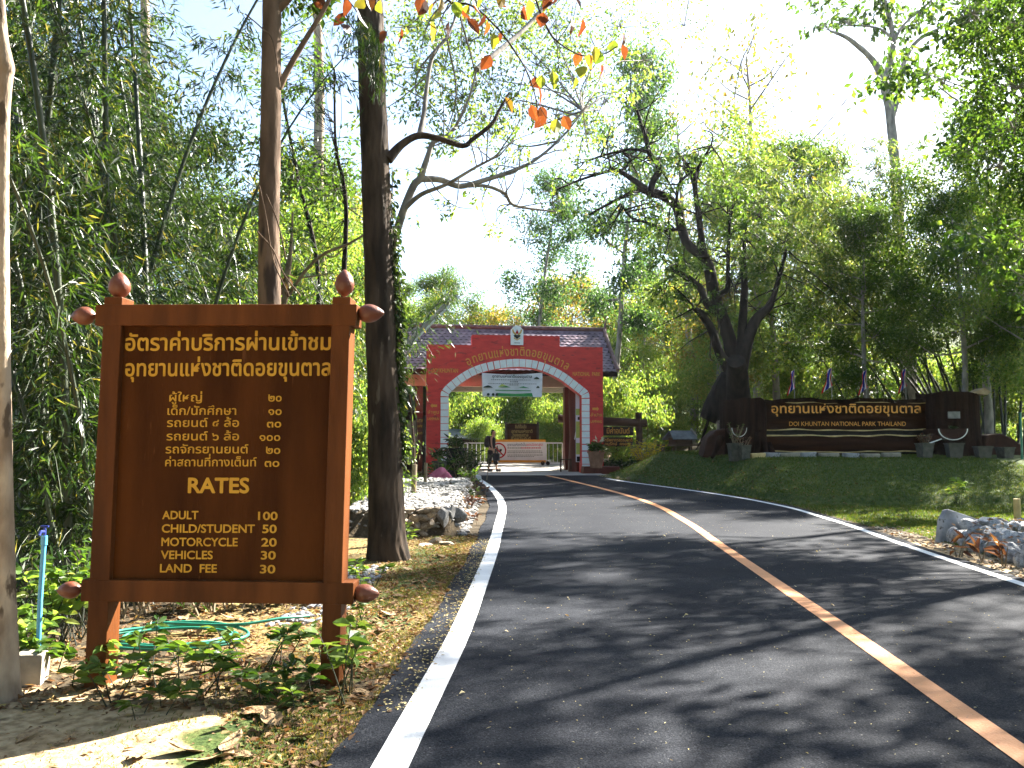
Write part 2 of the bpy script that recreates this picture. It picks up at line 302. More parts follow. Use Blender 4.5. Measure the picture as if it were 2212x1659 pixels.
def G(x, y):
    x = np.asarray(x, float); y = np.asarray(y, float)
    z = zr(y)
    L_, R_ = xl(y) - .34, xr(y) + .24
    off = np.maximum(L_ - x, x - R_); offr = sst(off / .6)
    # grassy mound on the right with a low step at its foot
    dx = (x - xr(y) - .5) / 2.1; dy = (y - 20.4) / 5.4
    mnd = np.clip(np.minimum(dx, dy), 0, 1)
    prof = np.interp(mnd, [0, .06, .14, .3, .75, 1], [0, .22, .27, .42, .95, 1]) * .93
    fade = np.maximum(np.clip((32.4 - y) / 2.2, 0, 1), np.clip((x - 7) / 2.5, 0, 1))
    z = z + prof * sst(fade)
    # raised stone bed on the left
    bed = np.minimum.reduce([sst((x + 3.2) / .35), sst((-.80 - (x - xl(y) * .4)) / .22), sst((y - 14.55) / .18), sst((23.2 - y) / 1.2)])
    z = z + bed * (.42 + .012 * (y - 14.5))
    z = z + lump(x, y) * .035 * offr * np.clip(1 - np.abs(y - 20) / 200, 0, 1)
    z = z + np.where((x < -3.2), -.10 * sst((-3.2 - x) / 3), 0)
    z = z - np.where(y < 60, .06 * sst(-off / .3), 0) 
    far = np.maximum(np.abs(x) * .35, 0) * 0
    hill = 40 * sst((np.hypot(x + 15, y) - 95) / 210) * (.75 + .25 * np.sin(x * .021 + 1.2) * np.cos(y * .017))
    return z + np.where(y > 0, hill, hill * .3)

def axis(segs):
    out = [segs[0][0]]
    for a, b, st in segs:
        n = max(1, int(round((b - a) / st))); out += list(np.linspace(a, b, n + 1)[1:])
    return np.array(out)
gx = axis([(-320, -60, 20), (-60, -14, 3), (-14, -5, .4), (-5, 0, .09), (0, 4.6, .25), (4.6, 8, .1), (8, 16, .25), (16, 60, 3), (60, 320, 20)])
gy = axis([(-60, -10, 8), (-10, 2, .5), (2, 9, .1), (9, 34, .15), (34, 60, .6), (60, 360, 12)])
X, Y = np.meshgrid(gx, gy); Z = G(X, Y); nx, ny = len(gx), len(gy)
i, j = np.meshgrid(np.arange(ny - 1), np.arange(nx - 1), indexing='ij')
gm = MB(); gm.add(np.stack([X, Y, Z], -1).reshape(-1, 3), np.stack([i * nx + j, i * nx + j + 1, (i + 1) * nx + j + 1, (i + 1) * nx + j], -1).reshape(-1, 4))

def ground_material():
    m, nt, p = base_mat('ground'); N, Lk = nt.nodes, nt.links
    p.inputs['Roughness'].default_value = .95; p.inputs['Specular IOR Level'].default_value = .15
    at_ = N.new('ShaderNodeAttribute'); at_.attribute_name = 'cover'
    sep = N.new('ShaderNodeSeparateColor'); Lk.new(at_.outputs['Color'], sep.inputs[0])
    tc = N.new('ShaderNodeTexCoord')
    def noise(s, d=6):
        n = N.new('ShaderNodeTexNoise'); n.inputs['Scale'].default_value = s; n.inputs['Detail'].default_value = d; Lk.new(tc.outputs['Object'], n.inputs[0]); return n.outputs[0]
    def ramp(src, els):
        r = N.new('ShaderNodeValToRGB'); cr = r.color_ramp
        while len(cr.elements) < len(els): cr.elements.new(.5)
        for e, (q, c) in zip(cr.elements, els): e.position = q; e.color = (*c, 1)
        Lk.new(src, r.inputs[0]); return r.outputs[0]
    def mix(f, a, b):
        x = N.new('ShaderNodeMixRGB'); Lk.new(f, x.inputs[0]); Lk.new(a, x.inputs[1]); Lk.new(b, x.inputs[2]); return x.outputs[0]
    def mul(a, b):
        x = N.new('ShaderNodeMath'); x.operation = 'MULTIPLY'; Lk.new(a, x.inputs[0]); Lk.new(b, x.inputs[1]); return x.outputs[0]
    def wob(ch, s):    # ragged edges for each kind of cover
        a = N.new('ShaderNodeMath'); a.operation = 'ADD'; Lk.new(ch, a.inputs[0])
        b = N.new('ShaderNodeMath'); b.operation = 'MULTIPLY_ADD'; Lk.new(noise(s, 8), b.inputs[0]); b.inputs[1].default_value = 1.6; b.inputs[2].default_value = -.8
        Lk.new(b.outputs[0], a.inputs[1]); return ramp(a.outputs[0], [(.38, (0, 0, 0)), (.62, (1, 1, 1))])
    sand = ramp(noise(14, 8), [(.3, (.21, .145, .075)), (.5, (.35, .255, .145)), (.72, (.48, .37, .22))])
    dark = ramp(noise(30, 5), [(.35, (.05, .035, .02)), (.65, (.13, .09, .05))])
    sand = mix(ramp(noise(5.5, 8), [(.57, (0, 0, 0)), (.70, (1, 1, 1))]), sand, dark)
    grass = ramp(noise(9, 8), [(.3, (.022, .040, .010)), (.5, (.048, .074, .018)), (.68, (.095, .10, .032)), (.8, (.15, .12, .055))])
    litter = ramp(noise(38, 8), [(.28, (.035, .024, .012)), (.45, (.11, .078, .03)), (.6, (.22, .165, .06)), (.75, (.36, .28, .13))])
    soil = ramp(noise(12, 6), [(.3, (.028, .022, .014)), (.7, (.085, .062, .035))])
    c = mix(wob(sep.outputs[0], 3.2), soil, sand)
    c = mix(wob(sep.outputs[2], 3.0), c, litter)
    c = mix(wob(sep.outputs[1], 2.6), c, grass)
    Lk.new(c, p.inputs['Base Color'])
    bp = N.new('ShaderNodeBump'); bp.inputs['Strength'].default_value = .8; bp.inputs['Distance'].default_value = .03
    Lk.new(noise(26, 8), bp.inputs['Height']); Lk.new(bp.outputs[0], p.inputs['Normal'])
    return m
ground = gm.build('ground', ground_material(), smooth=True); tag(ground, 'earth, sand and short turf on both sides of the road', None, kind='structure')
# cover: r sand, g grass, b leaf litter (what lies on the ground where)
xs, ys_ = X.ravel(), Y.ravel(); offl = xl(ys_) - .34 - xs; offr_ = xs - xr(ys_) - .24
cov = np.zeros((len(xs), 4)); cov[:, 3] = 1
cov[:, 0] = np.where(xs < 0, sst((5.35 - ys_) / .5) * sst((offl - .35) / .5) + .45 * sst((6.9 - ys_) / 1.0) * sst((offl - .5) / .5), 0)
cov[:, 0] += np.where((xs > 0) & (ys_ < 21), sst((1.1 - offr_) / .5) * sst((15.5 - ys_) / 3), 0) + np.where((ys_ > 29.5) & (xs > 0) & (xs < 7), .9, 0)
cov[:, 1] = np.where(xs > 0, np.where(ys_ > 16, sst((offr_ - .05) / .25), sst((offr_ - .7) / .5)) * (ys_ < 31.5), .85 * sst((offl - .02) / .2) * sst((1.3 - offl) / .9) * (ys_ < 14.6) * (ys_ > 2))
cov[:, 1] += np.where(ys_ > 60, .8, 0)
front = (xs < -.6) & (xs > -3.4) & (ys_ > 14.5) & (ys_ < 23.3)
cov[:, 2] = np.where(xs < 0, .75 * sst((ys_ - 5.6) / 1.5) * sst((3.0 - offl) / 1.5) * (ys_ < 15), .0) + np.where((xs > 0) & (offr_ < 1.4) & (ys_ < 15), .25, 0) + np.where((ys_ > 31) & (ys_ < 60), .35, 0)
cov[front, :3] = 0
ca = ground.data.color_attributes.new('cover', 'FLOAT_COLOR', 'POINT'); ca.data.foreach_set('color', np.clip(cov, 0, 1).astype(np.float32).ravel())

def ribbon(name, fa, fb, y0, y1, lift, m, label, ny_=400, nx_=2, thick=0.0):
    yy = np.linspace(y0, y1, ny_); t = np.linspace(0, 1, nx_)
    a, b = fa(yy), fb(yy); XX = a[:, None] * (1 - t) + b[:, None] * t; YY = np.repeat(yy[:, None], nx_, 1); ZZ = np.repeat((zr(yy) + lift)[:, None], nx_, 1)
    i, j = np.meshgrid(np.arange(ny_ - 1), np.arange(nx_ - 1), indexing='ij'); mb = MB()
    mb.add(np.stack([XX, YY, ZZ], -1).reshape(-1, 3), np.stack([i * nx_ + j, i * nx_ + j + 1, (i + 1) * nx_ + j + 1, (i + 1) * nx_ + j], -1).reshape(-1, 4))
    if thick:
        for f in (a, b):
            V = np.stack([np.stack([f, yy, zr(yy) + lift], -1), np.stack([f, yy, zr(yy) + lift - thick], -1)], 1).reshape(-1, 3); k = np.arange(ny_ - 1)
            mb.add(V, np.stack([2 * k, 2 * k + 1, 2 * k + 3, 2 * k + 2], -1))
    o = mb.build(name, m); tag(o, label, None, kind='structure'); return o
def asphalt_material():
    m, nt, p = base_mat('asphalt'); N, Lk = nt.nodes, nt.links
    tc = N.new('ShaderNodeTexCoord')
    def noise(s, d=4):
        n = N.new('ShaderNodeTexNoise'); n.inputs['Scale'].default_value = s; n.inputs['Detail'].default_value = d; Lk.new(tc.outputs['Object'], n.inputs[0]); return n.outputs[0]
    vo = N.new('ShaderNodeTexVoronoi'); vo.inputs['Scale'].default_value = 120; Lk.new(tc.outputs['Object'], vo.inputs[0])
    r1 = N.new('ShaderNodeValToRGB'); Lk.new(vo.outputs['Color'], r1.inputs[0]); e = r1.color_ramp.elements
    e[0].position = .1; e[0].color = (.006, .0072, .0105, 1); e[1].position = .75; e[1].color = (.0225, .025, .031, 1); ee = r1.color_ramp.elements.new(.95); ee.color = (.045, .047, .052, 1); ee = r1.color_ramp.elements.new(.985); ee.color = (.22, .21, .19, 1)
    r2 = N.new('ShaderNodeValToRGB'); Lk.new(noise(.9, 6), r2.inputs[0]); r2.color_ramp.elements[0].color = (.72, .74, .80, 1); r2.color_ramp.elements[1].color = (1.25, 1.25, 1.22, 1)
    r2.color_ramp.elements[0].position = .3; r2.color_ramp.elements[1].position = .7
    mx = N.new('ShaderNodeMixRGB'); mx.blend_type = 'MULTIPLY'; mx.inputs[0].default_value = 1; Lk.new(r1.outputs[0], mx.inputs[1]); Lk.new(r2.outputs[0], mx.inputs[2])
    Lk.new(mx.outputs[0], p.inputs['Base Color']); p.inputs['Roughness'].default_value = .8; p.inputs['Specular IOR Level'].default_value = .06
    bp = N.new('ShaderNodeBump'); bp.inputs['Strength'].default_value = .9; bp.inputs['Distance'].default_value = .006
    Lk.new(noise(95, 3), bp.inputs['Height']); Lk.new(bp.outputs[0], p.inputs['Normal'])
    return m
def worn_paint(name, c, worn):
    return mat(name, c, tuple(q * .88 for q in c), 3, .6, .35, 60, c3=worn, s3=34, thr3=.665)
ribbon('road', lambda y: xl(y) - .31 - .02 * np.sin(y * 2.1) - .008 * np.sin(y * 13), lambda y: xr(y) + .22 + .02 * np.sin(y * 1.9), -8, 60, .012, asphalt_material(), 'dark asphalt road bending left towards the red gate', 900, 8, .05)
M['line_white'] = worn_paint('line_white', (.78, .78, .77), (.45, .45, .45)); M['line_orange'] = worn_paint('line_orange', (.62, .275, .115), (.34, .17, .09))
ribbon('white_edge_line_marking', lambda y: xl(y) - .085, lambda y: xl(y) + .095, -8, 30.8, .0165, M['line_white'], 'white edge line along the left side of the road')
ribbon('orange_centre_line_marking', lambda y: xo(y) - .075, lambda y: xo(y) + .085, -8, 31.5, .0165, M['line_orange'], 'orange centre line of the road')
ribbon('white_edge_line_marking', lambda y: xr(y) - .06, lambda y: xr(y) + .07, -8, 29.6, .0165, M['line_white'], 'white edge line along the right side of the road')
# pale concrete forecourt in front of and under the gate
ribbon('concrete_apron', lambda y: xl(y) - .25 - .0 * y, lambda y: xr(y) + .6, 31.6, 46, .0168, mat('apron', (.30, .28, .25), (.42, .40, .36), 1.5, .85, .2, 40), 'pale concrete apron under the gate', 120, 4)
k = MB()
yy = np.linspace(29.2, 32.6, 24)
for a0, a1, b0 in ((-.10, .10, .0),):
    c = xl(yy); z = zr(yy)
    ring = lambda off, h: np.stack([c + off, yy, z + h], -1)
    V = np.stack([ring(-.1, -.05), ring(-.1, .13), ring(.08, .13), ring(.1, -.05)], 1).reshape(-1, 3); q = np.arange(23)
    F = np.concatenate([np.stack([4 * q + s, 4 * q + s + 1, 4 * q + s + 5, 4 * q + s + 4], -1) for s in range(3)]); k.add(V, F); k.add(V[:4], [(0, 1, 2, 3)])
tag(k.build('white_kerb', M['line_white']), 'short white painted kerb at the end of the left edge line', None, kind='structure')

# ------------------------------------------------------------------ lettering
GL = {}
def _outline(s, bold):
    c = bpy.data.curves.new('t', 'FONT'); c.body = s; c.resolution_u = 4; c.offset = 0.0
    o = bpy.data.objects.new('t', c); COL.objects.link(o)
    dg = bpy.context.evaluated_depsgraph_get(); me = bpy.data.meshes.new_from_object(o.evaluated_get(dg))
    V = np.array([v.co[:] for v in me.vertices]) if len(me.vertices) else np.zeros((0, 3)); F = [tuple(p.vertices) for p in me.polygons]
    bpy.data.objects.remove(o); bpy.data.curves.remove(c); bpy.data.meshes.remove(me); return V, F
def glyph(ch, bold):
    kx = (ch, bold)
    if kx not in GL:
        V, F = _outline(ch, bold) if ch != ' ' else (np.zeros((0, 3)), [])
        a, _ = _outline('H' + ch + 'H', 0); b, _ = _outline('HH', 0)
        GL[kx] = (V, F, (a[:, 0].max() - b[:, 0].max()))   # outline, faces, advance
    return GL[kx]
UP = 'ัิีึืํ็'; TONE = '่้๊๋์'; LOW = 'ฺุู'
def layout(s, bold, track=0.0):
    x = 0; out = []; prev = ''
    for ch in s:
        V, F, a = glyph(ch, bold); dy = 0
        if ch in TONE and prev in UP: dy = .20
        if ch in UP + TONE + LOW: a = 0
        out.append((ch, x, dy, V, F)); x += a + (track if a > .01 else 0)
        prev = ch
    return out, x
def text_part(name, s, parent, m, x0, x1, z, h, y, bold=.012, ratio=None, thick=0.0, curve=None, track=0.0):
    """lettering on a local x-z plane at depth y: from x0 to x1, on base line z, letters h tall"""
    lay, w = layout(s, bold, track); thai = any('\u0e01' <= c <= '\u0e5b' for c in s)
    allx = np.concatenate([V[:, 0] + x for ch, x, dy, V, F in lay if len(V)]); a, b = allx.min(), allx.max()
    sx = (x1 - x0) / (b - a); sz = h / (.558 if thai else .69); mb = MB()
    for ch, x, dy, V, F in lay:
        if not len(V): continue
        px = (V[:, 0] + x - a) * sx + x0; pz = (V[:, 1] + dy) * sz
        if curve is None: W = np.stack([px, np.full(len(px), y), pz + z], -1)
        else:
            adv = GL[(ch, bold)][2]; cx = (x + adv * .5 - a) * sx + x0
            if ch in UP + TONE + LOW: cx = (x - .28 - a) * sx + x0
            (qx, qz), (tx, tz) = curve(cx); lx = px - cx
            W = np.stack([qx + tx * lx - tz * pz, np.full(len(px), y), qz + tz * lx + tx * pz], -1)
        mb.add(W, F)
        if bold > .008:
            for q_, (ox, oz) in enumerate(((1, 0), (-1, 0), (0, 1), (0, -1), (.7, .7), (-.7, .7), (.7, -.7), (-.7, -.7))): mb.add(W + np.array((ox * bold * sx, -.00025 * (q_ + 1), oz * bold * sz)), F)
        if thick: mb.add(W + np.array((0, thick, 0)), [f[::-1] for f in F])
    return mb.build(name, m, parent)

# ------------------------------------------------------------------ the brown rates sign
SLOC, SRZ = Vector((at(470, 1468, 5.6).x, 5.6, 0)), R(-2)
SM = mw(SLOC, SRZ)
sign = thing('rates_sign', 'large brown wooden board with yellow park entry rates and egg-shaped finials on two posts', 'sign', SLOC, SRZ)
S = lambda u, v, y=0.0: onplane(SM, u, v, y)
DEP = .17
for pl in ([(225, 641), (264, 641), (225, 1475), (180, 1475)], [(718, 641), (757, 641), (731, 1462), (690, 1462)]):
    q = [S(*p) for p in pl]; q[2] = (q[2][0] , -.12); q[3] = (q[3][0], -.12)
    prism(MB(), q, 0, DEP).build('post', M['sign_brown'], sign, bevel=.006)
for pl in ([(207, 658), (771, 657), (769, 703), (205, 703)], [(176, 1252), (764, 1259), (762, 1306), (174, 1299)]):
    prism(MB(), [S(*p) for p in pl], -.004, DEP + .004).build('beam', M['sign_brown'], sign, bevel=.006)
prism(MB(), [S(258, 698, .05), S(722, 698, .05), S(703, 1264, .05), S(236, 1258, .05)], .05, .10).build('panel', M['sign_panel'], sign)
def egg(r, L): return [(0.0001, 0)] + [(r * (math.sin(math.pi * t) ** .62) * (1.08 - .30 * t), L * t) for t in np.linspace(.03, .97, 14)] + [(0.0001, L)]
for u0, v0, u1, v1, w, ax in ((257, 646, 260, 588, 50, 'z'), (744, 641, 745, 582, 45, 'z'), (769, 678, 830, 676, 44, 'x'), (207, 681, 172, 683, 44, '-x'), (760, 1281, 820, 1283, 43, 'x'), (177, 1274, 137, 1275, 40, '-x')):
    a, b = S(u0, v0, DEP / 2), S(u1, v1, DEP / 2); L = math.hypot(a[0] - b[0], a[1] - b[1]); r = w / 329 / 2
    Q = Matrix.Translation((a[0], DEP / 2, a[1])) @ (Vector((b[0] - a[0], 0, b[1] - a[1])).to_track_quat('Z', 'Y').to_matrix().to_4x4())
    if ax == '-x': r *= 1.0; L = max(L, .17)
    lathe(MB(), egg(r, L), 24, M=Q).build('finial', M['finial_red'], sign, smooth=True)
TX = [('อัตราค่าบริการผ่านเข้าชม', 271, 714, 757, 27, .022), ('อุทยานแห่งชาติดอยขุนตาล', 271, 714, 812, 27, .022),
      ('ผู้ใหญ่', 366, 436, 867, 14, .012), ('๒๐', 580, 608, 867, 14, .014), ('เด็ก/นักศึกษา', 362, 510, 896, 14, .012), ('๑๐', 580, 608, 896, 14, .014),
      ('รถยนต์ ๔ ล้อ', 361, 516, 922, 14, .012), ('๓๐', 577, 607, 923, 14, .014), ('รถยนต์ ๖ ล้อ', 360, 516, 951, 14, .012), ('๑๐๐', 561, 605, 952, 14, .014),
      ('รถจักรยานยนต์', 358, 536, 979, 14, .012), ('๒๐', 575, 605, 980, 14, .014), ('ค่าสถานที่กางเต็นท์', 357, 554, 1007, 14, .012), ('๓๐', 572, 603, 1008, 14, .014),
      ('RATES', 407, 537, 1064, 31, .03), ('ADULT', 351, 428, 1121, 17, .022), ('100', 558, 599, 1123, 17, .022), ('CHILD/STUDENT', 350, 550, 1150, 17, .022), ('50', 567, 597, 1151, 17, .022),
      ('MOTORCYCLE', 349, 513, 1179, 17, .022), ('20', 565, 597, 1180, 17, .022), ('VEHICLES', 348, 459, 1207, 17, .022), ('30', 564, 595, 1208, 17, .022), ('LAND  FEE', 346, 468, 1236, 17, .022), ('30', 562, 594, 1238, 17, .022)]
for s, u0, u1, v, h, bo in TX:
    a = S(u0, v, .047); b = S(u1, v, .047); text_part('lettering', s, sign, M['yellow_paint'], a[0], b[0], a[1], h / 329 * 1.01, .047, bo)

# ------------------------------------------------------------------ red gate
GLOC, GRZ = Vector((at(1109, 1018, 33).x, 33, float(zr(33)))), R(8)
GM = mw(GLOC, GRZ)
gate = thing('entrance_gate', 'red arched park gate with white stone blocks around its opening and gold Thai lettering', 'gate', GLOC, GRZ)
def g(c, r, y=0.0): return onplane(GM, (920 + c * .2532) * .9217, (720 + r * .2532) * .9217, y)
oc = [(443, 1080), (444, 930), (445, 800), (460, 765), (500, 718), (600, 637), (700, 575), (800, 533), (900, 507), (1000, 490), (1145, 478), (1300, 490), (1410, 520), (1500, 557), (1600, 613), (1700, 688), (1785, 755), (1812, 785), (1822, 830), (1823, 960), (1823, 1110)]
OC = np.array([g(*p) for p in oc]); zl = -.15
OC[:3, 0] = OC[:3, 0].mean(); OC[-3:, 0] = OC[-3:, 0].mean()
OC = np.vstack([[OC[0, 0], zl], OC, [OC[-1, 0], zl]])
def resample(P, st):
    s = np.concatenate([[0], np.cumsum(np.hypot(*np.diff(P, axis=0).T))]); n = int(s[-1] / st); t = np.linspace(0, s[-1], n + 1)
    return np.stack([np.interp(t, s, P[:, 0]), np.interp(t, s, P[:, 1])], -1)
OC = smooth_line(np.c_[OC, np.zeros(len(OC))], 5)[:, :2]; OC = resample(OC, .02)
Tg = np.gradient(OC, axis=0); kk = np.hanning(25); kk /= kk.sum()
Tg = np.stack([np.convolve(np.pad(Tg[:, q], 12, mode='edge'), kk, 'valid') for q in (0, 1)], -1); Tg = unit(Tg); NI = np.stack([Tg[:, 1], -Tg[:, 0]], -1)
IN = OC + NI * .315
xL, xR = g(316, 600)[0], g(1947, 700)[0]; zs = (g(322, 335)[1] + g(1945, 380)[1]) / 2; zt = (g(738, 252)[1] + g(1545, 272)[1]) / 2; xa, xb = g(738, 300)[0], g(1547, 320)[0]
inn = IN[::6]
poly = [(xL, zl), (xL, zs), (xa, zs), (xa, zt), (xb, zt), (xb, zs), (xR, zs), (xR, zl), (inn[-1][0], zl)] + [tuple(p) for p in inn[::-1][1:-1]] + [(inn[0][0], zl)]
prism(MB(), poly[::-1], 0, .5).build('arch_wall', M['gate_red'], gate)
s = np.concatenate([[0], np.cumsum(np.hypot(*np.diff(OC, axis=0).T))]); BL = .255; nb = int(s[-1] / BL); bl = s[-1] / nb
for k in range(nb):
    a, b = k * bl + .012, (k + 1) * bl - .012; ii = [np.searchsorted(s, t) for t in np.linspace(a, b, 4)]; ii = np.clip(ii, 0, len(OC) - 1)
    q = [tuple(OC[t] + NI[t] * .004) for t in ii] + [tuple(IN[t] - NI[t] * .004) for t in ii[::-1]]
    if min(p[1] for p in q) < -.1: continue
    prism(MB(), q, -.03, .012).build('white_block', M['gate_white'], gate)
top_i = np.argmax(OC[:, 1])
def arc_curve(cx):
    i = np.argmin(np.abs(OC[:, 0] - cx) + (OC[:, 1] < 3) * 9); t = Tg[i]; return (OC[i] - NI[i] * .13), t
x0, x1 = g(712, 500)[0], g(1598, 520)[0]
text_part('arched_lettering', 'อุทยานแห่งชาติดอยขุนตาล', gate, M['orange_letter'], x0, x1, 0, .265, -.012, .010, curve=arc_curve)
def gt(s, c0, c1, r, h, bold=.025):
    a, b = g(c0, r), g(c1, r); text_part('lettering', s, gate, M['orange_letter'], a[0], b[0], a[1], h, -.012, bold)
gt('DOI KHUNTAN', 362, 605, 603, .15, .018); gt('NATIONAL  PARK', 1668, 1922, 634, .15, .018)
gt('ลำพูน', 325, 428, 985, .10, .01); gt('LAMPHUN', 323, 430, 1045, .10, .02); gt('ลำปาง', 1832, 1938, 1010, .10, .01); gt('LAMPANG', 1834, 1936, 1070, .10, .02)
for c0, c1, r in ((350, 412, 912), (1910, 1850, 941)):
    a, b = g(c0, r), g(c1, r); sgn = 1 if b[0] > a[0] else -1; z = a[1]; L = abs(b[0] - a[0])
    prism(MB(), [(a[0], z), (a[0] + sgn * .08, z + .09), (a[0] + sgn * .08, z + .045), (b[0], z + .045), (b[0], z - .045), (a[0] + sgn * .08, z - .045), (a[0] + sgn * .08, z - .09)], -.013, .004).build('arrow', M['orange_letter'], gate)
# emblem plaque: white tablet with the winged emblem
e0, e1 = g(1092, 350), g(1208, 175); ex = (e0[0] + e1[0]) / 2; ew = (e1[0] - e0[0]) / 2; ez = e0[1]; eh = e1[1] - e0[1]
tab = [(ex - ew, ez), (ex + ew, ez), (ex + ew, ez + eh * .80)] + [(ex + ew * .80 * math.cos(t), ez + eh * .80 + eh * .20 * math.sin(t)) for t in np.linspace(.25, math.pi - .25, 12)] + [(ex - ew, ez + eh * .80)]
plaque = prism(MB(), tab, -.07, -.001).build('emblem_plaque', M['gate_white'], gate)
def sub(name, polys, m, y0=-.082):
    mb = MB()
    for q in polys: prism(mb, [(ex + ew * a, ez + eh * b) for a, b in q], y0, -.0705)
    return mb.build(name, m, plaque)
wing = [(.12, .50), (.40, .53), (.68, .64), (.80, .79), (.70, .80), (.72, .86), (.56, .78), (.50, .70), (.28, .62), (.10, .60)]
sub('emblem_wing', [wing, [(-a, b) for a, b in wing[::-1]]], M['garuda_gold'])
sub('emblem_head', [[(-.16, .58), (.16, .58), (.22, .66), (.10, .72), (0, .82), (-.10, .72), (-.22, .66)]], M['flag_red'], -.086)
sub('emblem_body', [[(-.55, .50), (-.25, .53), (.25, .53), (.55, .50), (.48, .43), (.24, .38), (.10, .32), (-.10, .32), (-.24, .38), (-.48, .43)]], M['black'], -.085)
sub('emblem_ribbon', [[(-.6, .36), (-.42, .39), (0, .28), (.42, .39), (.6, .36), (.4, .31), (0, .23), (-.4, .31)]], M['garuda_gold'])
sub('emblem_caption', [[(-.45, .08), (.45, .08), (.45, .125), (-.45, .125)]], M['print_grey'], -.074)
# plinth at the right foot
prism(MB(), [(xR - .95, -.1), (xR + .55, -.1), (xR + .5, .28), (xR - .9, .28)], -.55, -.032).build('plinth', M['maroon'], gate, bevel=.02)

# banner hung inside the arch
BM = GM @ Matrix.Translation((0, -.18, 0))
hang = thing('hanging_banner', 'white printed park banner with green stripes hung across the top of the arch', 'banner', BM.translation, GRZ)
def bb(c, r, y=0): return onplane(BM, (920 + c * .2532) * .9217, (720 + r * .2532) * .9217, y)
A, B, C, D = bb(826, 606), bb(1388, 606), bb(1382, 832), bb(834, 826)
mb = MB(); nu, nv = 40, 14; V = []
for iv in range(nv + 1):
    for iu in range(nu + 1):
        a, b = iu / nu, iv / nv; top = (A[0] + (B[0] - A[0]) * a, A[1] + (B[1] - A[1]) * a - .07 * math.sin(math.pi * a)); bot = (D[0] + (C[0] - D[0]) * a, D[1] + (C[1] - D[1]) * a)
        V.append((top[0] + (bot[0] - top[0]) * b, .012 * math.sin(a * 9 + b * 3) + .010 * math.sin(a * 31 - b * 4) + .015 * (abs(a - .5) * 2) ** 4 * math.sin((a + b) * 25), top[1] + (bot[1] - top[1]) * b))
i, j = np.meshgrid(np.arange(nv), np.arange(nu), indexing='ij')
mb.add(V, np.stack([i * (nu + 1) + j, (i + 1) * (nu + 1) + j, (i + 1) * (nu + 1) + j + 1, i * (nu + 1) + j + 1], -1).reshape(-1, 4)); mb.build('sheet', M['banner_white'], hang, smooth=True)
bw, bz = B[0] - A[0], D[1]; bh = A[1] - D[1]; P_ = lambda a, b: (A[0] + bw * a, bz + bh * b)
text_part('title_lettering', 'อุทยานแห่งชาติดอยขุนตาล', hang, M['print_dark'], P_(.17, 0)[0], P_(.82, 0)[0], P_(0, .80)[1], .085, -.045, .02)
mb = MB()
for zz, a0, a1, hh, pc in ((.69, .15, .80, .035, 30), (.60, .46, .60, .06, 4), (.53, .10, .9, .03, 36), (.475, .45, .6, .035, 6)):
    r2 = np.random.default_rng(int(zz * 100)); xx = a0
    while xx < a1:
        w = r2.uniform(.012, .03); p, q = P_(xx, zz), P_(min(xx + w, a1), zz + hh); prism(mb, [p, (q[0], p[1]), q, (p[0], q[1])], -.046, -.044); xx += w + .008
mb.build('small_print', M['print_grey'], hang)
mb = MB(); prism(mb, [P_(.24, .02), P_(.84, .0), P_(.82, .16), P_(.55, .12), P_(.24, .15)], -.046, -.044)
prism(mb, [P_(.28, .385), P_(.40, .45), P_(.47, .385)], -.046, -.044); prism(mb, [P_(.60, .385), P_(.68, .44), P_(.78, .36)], -.046, -.044); prism(mb, [P_(.22, .25), P_(.8, .235), P_(.8, .27), P_(.22, .285)], -.046, -.044)
mb.build('green_print', M['banner_green'], hang)
mb = MB(); prism(mb, [P_(.26, .40), P_(.33, .53), P_(.40, .46)], -.0465, -.044); mb.build('yellow_print', M['banner_yellow'], hang)
mb = MB()
for cx_ in (.105, .185, .245): prism(mb, [(P_(cx_, 0)[0] + .055 * math.cos(t), P_(0, .085)[1] + .055 * math.sin(t)) for t in np.linspace(0, 6.28, 16)[:-1]], -.047, -.044)
for a, b, w in ((.10, .40, .08), (.92, .40, .03), (.90, .78, .05)): prism(mb, [P_(a - w, b - .03), P_(a + w, b - .03), P_(a + w * .6, b + .03), P_(a, b + .07), P_(a - w * .7, b + .02)], -.047, -.044)
mb.build('emblem_print', M['print_dark'], hang)
mb = MB()
for p, q in ((A, (A[0] - .5, A[1] + .30)), (B, (B[0] + .5, B[1] + .28)), (D, (D[0] - .9, D[1] + .42)), (C, (C[0] + .95, C[1] + .4))): tube(mb, [(p[0], 0, p[1]), (q[0], .16, q[1])], .006, 5)
mb.build('rope', M['pole_grey'], hang)

